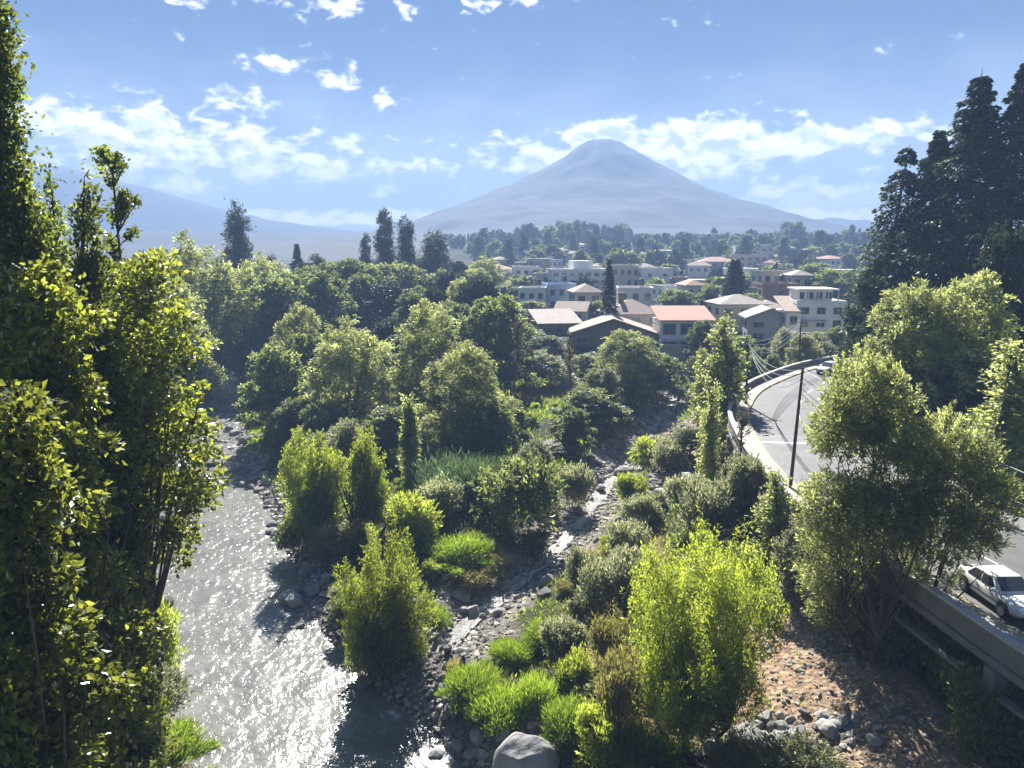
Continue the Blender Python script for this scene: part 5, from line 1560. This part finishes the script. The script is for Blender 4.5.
def car(loc, rz, label, hatch=False):
    t = empty('car', loc, rz); tag(t, label, 'car')
    # body shell: nose towards +x
    S = [(-2.16, .66, .46, .80), (-2.10, .76, .34, .92), (-1.9, .81, .27, .985), (-1.5, .835, .24, 1.0), (-.8, .845, .22, .98), (0, .85, .21, .955), (.7, .85, .21, .935), (1.1, .845, .22, .905), (1.55, .825, .24, .85), (1.9, .78, .28, .77), (2.08, .70, .34, .70), (2.16, .56, .42, .60)]
    if hatch: S = [(max(a, -1.75), b, c, d) for a, b, c, d in S if a > -2.0]
    sec = []
    for x, hw, zb, zt in S:
        zm = (zb + zt) / 2
        half = [(hw * .80, zb), (hw * .97, zb + .08), (hw, zm - .05), (hw * .985, zm + .10), (hw * .95, zt - .07), (hw * .86, zt - .01), (hw * .45, zt + .018)]
        sec.append([(x, y, z) for y, z in half] + [(x, 0, zt + .025)] + [(x, -y, z) for y, z in reversed(half)])
    V, F = loft(sec)
    mb = MB(); mb.poly(V, F); body = mb.build('body', M['car_white'], t, True)
    # greenhouse
    x0, x1 = (-1.70 if hatch else -1.52), 1.02         # glass feet
    r0, r1 = (-1.35 if hatch else -.92), .22           # roof ends
    cs = []
    for u, xb, in ((0, 0),):
        pass
    zb, zt = .93, 1.43
    rows_ = []
    for f, (xa, xc, hw, z) in enumerate([(x0, x1, .79, zb), (x0 + (r0 - x0) * .5, x1 + (r1 - x1) * .5, .715, zb + .27), (r0 - .05, r1 + .07, .645, zt - .07), (r0 + .03, r1 - .03, .60, zt - .015), (r0 + .25, r1 - .25, .40, zt + .02)]):
        ring = []
        nx_ = 6
        for i in range(nx_ + 1): ring.append((xa + (xc - xa) * i / nx_, -hw, z))
        for s in (-.6, 0, .6): ring.append((xc + .05 * (1 - abs(s)), hw * s, z + .008))
        for i in range(nx_ + 1): ring.append((xc - (xc - xa) * i / nx_, hw, z))
        for s in (.6, 0, -.6): ring.append((xa - .03 * (1 - abs(s)), hw * s, z + .008))
        rows_.append(ring)
    V, F = loft(rows_, False)
    F.append(tuple((len(rows_) - 1) * len(rows_[0]) + j for j in range(len(rows_[0]))))
    mb = MB(); mb.poly(V, F); mb.build('cabin', M['car_white'], t, True)
    def pane(name, corners, off=.006, mat='glass', th=.012):
        a, b, c, d = [Vector(q) for q in corners]
        n = (b - a).cross(d - a).normalized()
        o1, o0 = n * off, n * (off - th)
        mb = MB(); mb.poly([q + o0 for q in (a, b, c, d)] + [q + o1 for q in (a, b, c, d)], [(3, 2, 1, 0), (4, 5, 6, 7), (0, 1, 5, 4), (1, 2, 6, 5), (2, 3, 7, 6), (3, 0, 4, 7)])
        return mb.build(name, M[mat], t)
    def side_y(z): return np.interp(z, [zb, zb + .27, zt - .07], [.79, .715, .645])
    za, zc_ = zb + .05, zt - .085
    def xs_at(z): return np.interp(z, [zb, zb + .27, zt - .07], [x0, x0 + (r0 - x0) * .5, r0 - .05]), np.interp(z, [zb, zb + .27, zt - .07], [x1, x1 + (r1 - x1) * .5, r1 + .07])
    la, lc = xs_at(za), xs_at(zc_)
    for s in (-1, 1):
        ya, yc = side_y(za) * s, side_y(zc_) * s
        cuts = [(la[0] + .20, -.38, lc[0] + .12, -.40), (-.29, la[1] - .24, -.31, lc[1] - .12)]
        for (a0, a1, c0, c1) in cuts:
            q = [(a0, ya, za), (a1, ya, za), (c1, yc, zc_), (c0, yc, zc_)]
            if s > 0: q = [q[1], q[0], q[3], q[2]]
            pane('side_window', q, .022)
    q = [(la[1], -.70, za), (la[1], .70, za), (lc[1], .56, zc_), (lc[1], -.56, zc_)]
    pane('windscreen', q, .085)
    q = [(la[0], .70, za), (la[0], -.70, za), (lc[0], -.56, zc_), (lc[0], .56, zc_)]
    pane('rear_window', q, .06)
    for xw_ in (-1.32, 1.30):
        for s in (-1, 1):
            if hatch and xw_ < 0: xw_ = -1.15
            mb = MB(); mb.tube([(xw_, s * .60, .355), (xw_, s * (.858), .355)], [.385, .385], 26); mb.build('wheel_arch', M['trim'], t, False)
            w_ = empty('wheel', (xw_, s * .79, .31)); w_.parent = t
            mb = MB(); mb.tube([(0, -.10, 0), (0, -.085, 0), (0, .085, 0), (0, .10, 0)], [.27, .31, .31, .27], 28); mb.build('tyre', M['tyre'], w_, False)
            mb = MB(); mb.tube([(0, s * .05, 0), (0, s * .107, 0)], [.205, .20], 24); mb.tube([(0, s * .10, 0), (0, s * .122, 0)], [.06, .045], 12)
            mb.build('rim', M['rim'], w_, False)
    for s in (-1, 1):
        mb = MB(); mb.box(1.93, 2.10, s * .60 - .13, s * .60 + .13, .58, .70); o = mb.build('headlight', M['lamp'], t)
        xe = -1.72 if hatch else -2.125
        mb = MB(); mb.box(xe - .02, xe + .10, s * .60 - .13, s * .60 + .13, .66, .86); mb.build('tail_light', M['redlamp'], t)
        mb = MB(); mb.box(.62, .78, s * .93 - .10, s * .93 + .10, .93, 1.06); mb.build('wing_mirror', M['car_white'], t)
        for xd in (-.34, .66):
            pass
        for xh in (-.52, .42):
            mb = MB(); mb.box(xh - .10, xh + .10, s * .848 - .012, s * .848 + .022, .80, .835); mb.build('door_handle', M['trim'], t)
        mb = MB(); mb.box(-1.0, .95, s * .848 - .02, s * .848 + .010, .50, .56); mb.build('side_strip', M['trim'], t)
    mb = MB(); mb.box(2.05, 2.19, -.40, .40, .44, .56); mb.build('grille', M['trim'], t)
    mb = MB(); mb.box(2.10, 2.215, -.24, .24, .34, .45); mb.build('number_plate', M['plate'], t)
    mb = MB(); xe = -1.72 if hatch else -2.14
    mb.box(xe - .05, xe + .12, -.70, .70, .36, .50); mb.build('rear_bumper', M['trim'] if hatch else M['car_white'], t)
    return t
a_, b_ = at_z(966, 592, ROAD_Z), at_z(1000, 616, ROAD_Z)
hd = math.atan2(b_[1] - a_[1], b_[0] - a_[0])
nrm = Vector((-math.sin(hd), math.cos(hd), 0))
mid = Vector(((a_[0] + b_[0]) / 2, (a_[1] + b_[1]) / 2, ROAD_Z + .002))
off_ = .80 if nrm.x > 0 else -.80
car(tuple(mid + nrm * off_), hd, 'white four-door saloon driving down the road beside the low parapet')
c_ = at_z(829, 373, ROAD_Z)
car((c_[0], c_[1], ROAD_Z + .002), R(-140), 'small white hatchback far off where the road bends out of sight', True)

# ------------------------------------------------------------------ poles and cables
M['pole'] = mat_plain('dark_pole', (.06, .055, .05), .8, .2, 3)
M['pole_pale'] = mat_plain('pale_pole', (.30, .29, .28), .8, .15, 3)
M['cable'] = mat_plain('cable_rubber', (.30, .30, .30), .4, .05, 3)
M['cable_dark'] = mat_plain('cable_dark', (.05, .05, .05), .5, .05, 3)
def pole(px, pyb, ptop_px, ptop_y, label, z=8.6, r=.14, mat='pole', arm=True):
    x, y = at_z(px, pyb, z); tx, ty, tz = at_Y(ptop_px, ptop_y, y)
    t = empty('utility_pole', (x, y, z - .1)); tag(t, label, 'pole')
    mb = MB(); mb.tube([(0, 0, -.4), ((tx - x) * .5, 0, (tz - z) * .5), (tx - x, 0, tz - z)], [r, r * .85, r * .62], 10); mb.build('shaft', M[mat], t)
    if arm:
        mb = MB(); mb.box(tx - x - .7, tx - x + .7, -.14, -.05, tz - z - .5, tz - z - .38); mb.build('crossarm', M[mat], t)
        for k in (-.6, -.2, .2, .6):
            mb = MB(); mb.tube([(tx - x + k, -.09, tz - z - .38), (tx - x + k, -.09, tz - z - .24)], [.045, .03], 6); mb.build('insulator', M['concrete_light'], t)
    return Vector((tx, ty, tz - .25))
p1 = pole(790, 488, 803, 366, 'tall dark leaning pole standing on the pavement beside the road', r=.125, arm=False)
p2 = pole(746, 404, 748, 340, 'dark pole at the tightest point of the road bend', r=.15)
p3 = pole(799, 367, 801, 318, 'slim dark pole at the far end of the road bend before the white house', r=.13)
def cable(a, b, sag, r, label, group=None, mat='cable'):
    n = 16; pts = []
    for i in range(n + 1):
        t_ = i / n; q = a.lerp(b, t_); q.z -= sag * 4 * t_ * (1 - t_); pts.append(q)
    mb = MB(); mb.tube(pts, [r] * (n + 1), 5)
    tag(mb.build('cable', M[mat], None, True), label, 'cable', group)
e1 = Vector(at_Y(1120, 512, 26)); e2 = Vector(at_Y(1120, 556, 25)); e3 = Vector(at_Y(1130, 548, 27)); e4 = Vector(at_Y(1120, 582, 26)); e5 = Vector(at_Y(1110, 568, 24))
cable(p1, e1, .25, .022, 'topmost pale cable running off the picture from the leaning pole')
for i, e in enumerate((e2, e3, e4, e5)):
    cable(p1 + Vector((0, 0, -.5 - .35 * i)), e, .5 + .15 * i, .020, 'pale cable in the lower bundle past the spreading tree', 'lower cables from the leaning pole')
for i in range(4):
    cable(p1 + Vector((-.1, 0, -.2 * i)), p2 + Vector((.1 * i, 0, -.25 * i)), .9 + .3 * i, .022, 'pale sagging cable between the leaning pole and the bend pole', 'cables over the bend')
for i in range(4):
    cable(p2 + Vector((0, 0, -.2 * i)), p3 + Vector((0, 0, -.2 * i)), .7 + .35 * i, .028, 'pale sagging cable between the two poles of the road bend', 'cables at the end of the bend')

# ------------------------------------------------------------------ rocks
def mat_rock(name, c1, c2):
    m = bpy.data.materials.new(name); m.use_nodes = True
    t = NT(m.node_tree); p = t.n['Principled BSDF']
    g = t.add('ShaderNodeTexCoord'); oi = t.add('ShaderNodeObjectInfo')
    v = t.add('ShaderNodeVectorMath', {0: g.outputs['Object']}, operation='ADD'); t.l.new(oi.outputs['Location'], v.inputs[1])
    no = t.add('ShaderNodeTexNoise', {'Vector': v.outputs[0], 'Scale': 2.6, 'Detail': 8.0, 'Roughness': .7})
    c = t.mix(t.maprange(no.outputs[0], .3, .7), (*c1, 1), (*c2, 1))
    hs = t.add('ShaderNodeHueSaturation', {'Color': c, 'Value': t.maprange(oi.outputs['Random'], 0, 1, .55, 1.35)})
    t.set(p, 'Base Color', hs.outputs[0]); p.inputs['Roughness'].default_value = .85
    t.set(p, 'Normal', t.add('ShaderNodeBump', {'Height': no.outputs[0], 'Strength': .7, 'Distance': .12}).outputs[0])
    return m
M['rock'] = mat_rock('grey_rock', (.19, .185, .18), (.34, .33, .315))
M['boulder'] = mat_rock('boulder_rock', (.27, .265, .26), (.43, .42, .405))
def rock_mesh(seed, sub=4, rough=.28, lo=.50, mat='rock'):
    bm = bmesh.new(); bmesh.ops.create_icosphere(bm, subdivisions=sub, radius=1.0)
    rr = np.random.default_rng(seed)
    planes = unit(rr.normal(size=(15, 3))); dist = lo + .36 * rr.random(15)
    for v in bm.verts:
        c = np.array(v.co)
        for n_, d_ in zip(planes, dist):
            k = c @ n_
            if k > d_: c = c - n_ * (k - d_) * .97
        c = c * (1 + rough * .35 * float(fbm(c[0] * 1.7 + seed, c[1] * 1.7 + c[2] * 1.3, 3, seed)))
        v.co = c * np.array([1, .85, .72])
    for f in bm.faces: f.smooth = True
    me = bpy.data.meshes.new('rock'); bm.to_mesh(me); bm.free(); me.materials.append(M[mat])
    return me
RK = [rock_mesh(600 + i) for i in range(7)]
rk = np.random.default_rng(9)
def rock(X, Y, s, label, group=None, z=None, flat=1.0, name='rock'):
    z = ground(X, Y) if z is None else z
    o = link(name, RK[rk.integers(0, 7)], None, None, (X, Y, z + s * .18 * flat))
    o.scale = (s * .5 * (.8 + .5 * rk.random()), s * .5 * (.8 + .4 * rk.random()), s * .5 * flat * (.8 + .3 * rk.random()))
    o.rotation_euler = (rk.normal() * .25, rk.normal() * .25, rk.random() * 6.28)
    return tag(o, label, 'rock', group)
# the big boulder
X, Y = at_z(526, 795, .5)
bme = rock_mesh(655, 5, .35, .66, 'boulder')
bo = link('boulder', bme, None, None, (X, Y + .6, 1.45)); bo.scale = (1.62, 1.5, 2.35); bo.rotation_euler = (0.1, .05, .6)
tag(bo, 'big rounded grey boulder at the bottom edge by the stream mouth', 'boulder')
def heap(px, py, n, spread, s0, s1, label, group, z=1.0, ry=.6):
    for _ in range(4):
        X, Y = at_z(px, py, z); z = ground(X, Y)
    for k in range(n):
        rock(X + rk.normal() * spread, Y + rk.normal() * spread * ry, s0 + (s1 - s0) * rk.random() ** 2, label, group)
heap(474, 748, 20, .9, .45, 1.4, 'pale grey rock in the heap between the boulder and the white water', 'rocks beside the boulder')
heap(470, 715, 6, .9, .5, 1.5, 'flat dark rock at the foot of the bright grass mounds', 'rocks under the grass mounds')
heap(775, 735, 34, 1.3, .35, 1.3, 'grey stone in the loose heap on the edge of the shaded earth', 'stones on the earth edge', 3)
heap(830, 728, 26, 1.1, .3, .9, 'grey stone in the small heap nearer the road wall', 'stones near the road wall', 3.5)
heap(745, 752, 14, .8, .6, 1.6, 'large stone at the foot of the lime tree by the stone heap', 'stones by the lime tree', 3)
heap(785, 575, 12, 1.0, .5, 1.4, 'dark stone in the row on the orange earth slope', 'stones on the earth slope', 4, 2)
heap(672, 480, 12, 1.6, .5, 1.6, 'grey stone on the slope below the road bend', 'stones below the bend', 3)
heap(655, 505, 14, 2.0, .5, 1.5, 'grey stone in the scree beside the upper stream', 'scree stones', 3)
heap(830, 610, 8, 1.3, .3, .9, 'brown stone on the bare orange earth', 'stones on bare earth', 4)
for k in range(56):                 # dark rocks along the island shore of the river
    Y = 36 + 66 * rk.random(); X = float(xr(Y)) + rk.normal() * .9 + .3
    rock(X, Y, .4 + 1.1 * rk.random() ** 2 + .004 * Y, 'dark rock on the island shore of the river', 'shore rocks', max(ground(X, Y), -.1))
for k in range(26):                 # rapids
    Y = 82 + 48 * rk.random(); u = rk.random(); X = float(xl(Y)) + (float(xr(Y)) - float(xl(Y))) * (.15 + .85 * u ** .5)
    rock(X, Y, .7 + 1.3 * rk.random() ** 2, 'dark wet rock breaking the white water of the rapids', 'rapids rocks', .0, .8)
for k in range(10):
    Y = 46 + 40 * rk.random(); X = float(xl(Y)) + rk.random() * 1.2
    rock(X, Y, .6 + .8 * rk.random(), 'dark rock at the foot of the leafy river bank', 'near bank rocks', .0)
for k in range(130):                # stones of the stream bed
    Y = 36 + 78 * rk.random() ** 1.1; sd = rk.normal() * 1.9
    X = float(xs(Y)) + sd
    rock(X, Y, (.25 + .85 * rk.random() ** 2.5) * (1 + Y * .006), 'pale grey stone in the bed of the small stream', 'stream bed stones', max(ground(X, Y), float(zs(Y)) - .15))

# loose stones, past counting: the beds of stream and shore, and the bare earth
ico = [(0, 0, 1), (.894, 0, .447), (.276, .851, .447), (-.724, .526, .447), (-.724, -.526, .447), (.276, -.851, .447), (.724, .526, -.447), (-.276, .851, -.447), (-.894, 0, -.447), (-.276, -.851, -.447), (.724, -.526, -.447), (0, 0, -1)]
icf = [(0, 1, 2), (0, 2, 3), (0, 3, 4), (0, 4, 5), (0, 5, 1), (1, 6, 2), (2, 7, 3), (3, 8, 4), (4, 9, 5), (5, 10, 1), (6, 7, 2), (7, 8, 3), (8, 9, 4), (9, 10, 5), (10, 6, 1), (11, 7, 6), (11, 8, 7), (11, 9, 8), (11, 10, 9), (11, 6, 10)]
ico = np.array(ico); icf = np.array(icf)
rp = np.random.default_rng(77)
GXs, GYs, SZ = [], [], []
n = 8000
y = 36.5 + 84 * rp.random(n) ** 1.25; x = xs(y) + rp.normal(size=n) * (1.5 + .25 * fbm(y * .2, y * 0, 2, 5)); GXs.append(x); GYs.append(y); SZ.append(.04 + .20 * rp.random(n) ** 3)
n = 3500
y = 30 + 80 * rp.random(n); x = xr(y) + .2 + np.abs(rp.normal(size=n)) * 1.3; GXs.append(x); GYs.append(y); SZ.append(.05 + .24 * rp.random(n) ** 3)
n = 7000
k = rp.integers(0, len(EARTH), n); E = np.array(EARTH)
x = E[k, 0] + rp.normal(size=n) * E[k, 2] * .6; y = E[k, 1] + rp.normal(size=n) * E[k, 3] * .6; GXs.append(x); GYs.append(y); SZ.append(.03 + .16 * rp.random(n) ** 3.5)
n = 2600
k = rp.integers(0, len(GRAVELS), n); E = np.array(GRAVELS)
x = E[k, 0] + rp.normal(size=n) * E[k, 2] * .5; y = E[k, 1] + rp.normal(size=n) * E[k, 3] * .5; GXs.append(x); GYs.append(y); SZ.append(.05 + .25 * rp.random(n) ** 3)
X = np.concatenate(GXs); Y = np.concatenate(GYs); S = np.concatenate(SZ) * np.clip(Y / 50, .8, 1.6)
ok = (X < xw(Y) - .2) & (X > xr(Y) - .6) & (Y > 24) & (Y < 122)
X, Y, S = X[ok], Y[ok], S[ok]
Z = np.empty(len(X))
for y0 in np.arange(24, 122, .4):
    k = (Y >= y0) & (Y < y0 + .4)
    if k.any(): Z[k] = ground_row(X[k], y0 + .2)
n = len(X)
V = ico[None] * (1 + .28 * rp.normal(size=(n, 12, 1))) * (S[:, None, None] * np.stack([1 + .3 * rp.random(n), .7 + .3 * rp.random(n), .45 + .3 * rp.random(n)], 1)[:, None, :])
a = rp.random(n) * 6.28; ca, sa = np.cos(a)[:, None], np.sin(a)[:, None]
V = np.stack([V[..., 0] * ca - V[..., 1] * sa, V[..., 0] * sa + V[..., 1] * ca, V[..., 2]], 2) + np.stack([X, Y, Z + S * .1], 1)[:, None, :]
F = (icf[None] + (np.arange(n) * 12)[:, None, None]).reshape(-1, 3)
gm_ = quads_mesh('loose_stones', V.reshape(-1, 3), F, False, face_attr=np.repeat(rp.random(n), 20))
ms = bpy.data.materials.new('loose_stone'); ms.use_nodes = True
t = NT(ms.node_tree); p = t.n['Principled BSDF']
at = t.add('ShaderNodeAttribute', attribute_name='tint')
t.set(p, 'Base Color', t.ramp(at.outputs['Fac'], [(0, (.10, .09, .08)), (.5, (.25, .225, .195)), (1, (.46, .43, .38))])); p.inputs['Roughness'].default_value = .85
tag(link('loose_stones', gm_, ms), 'loose grey stones strewn over stream bed, shore and bare earth', 'stones', None, 'stuff')
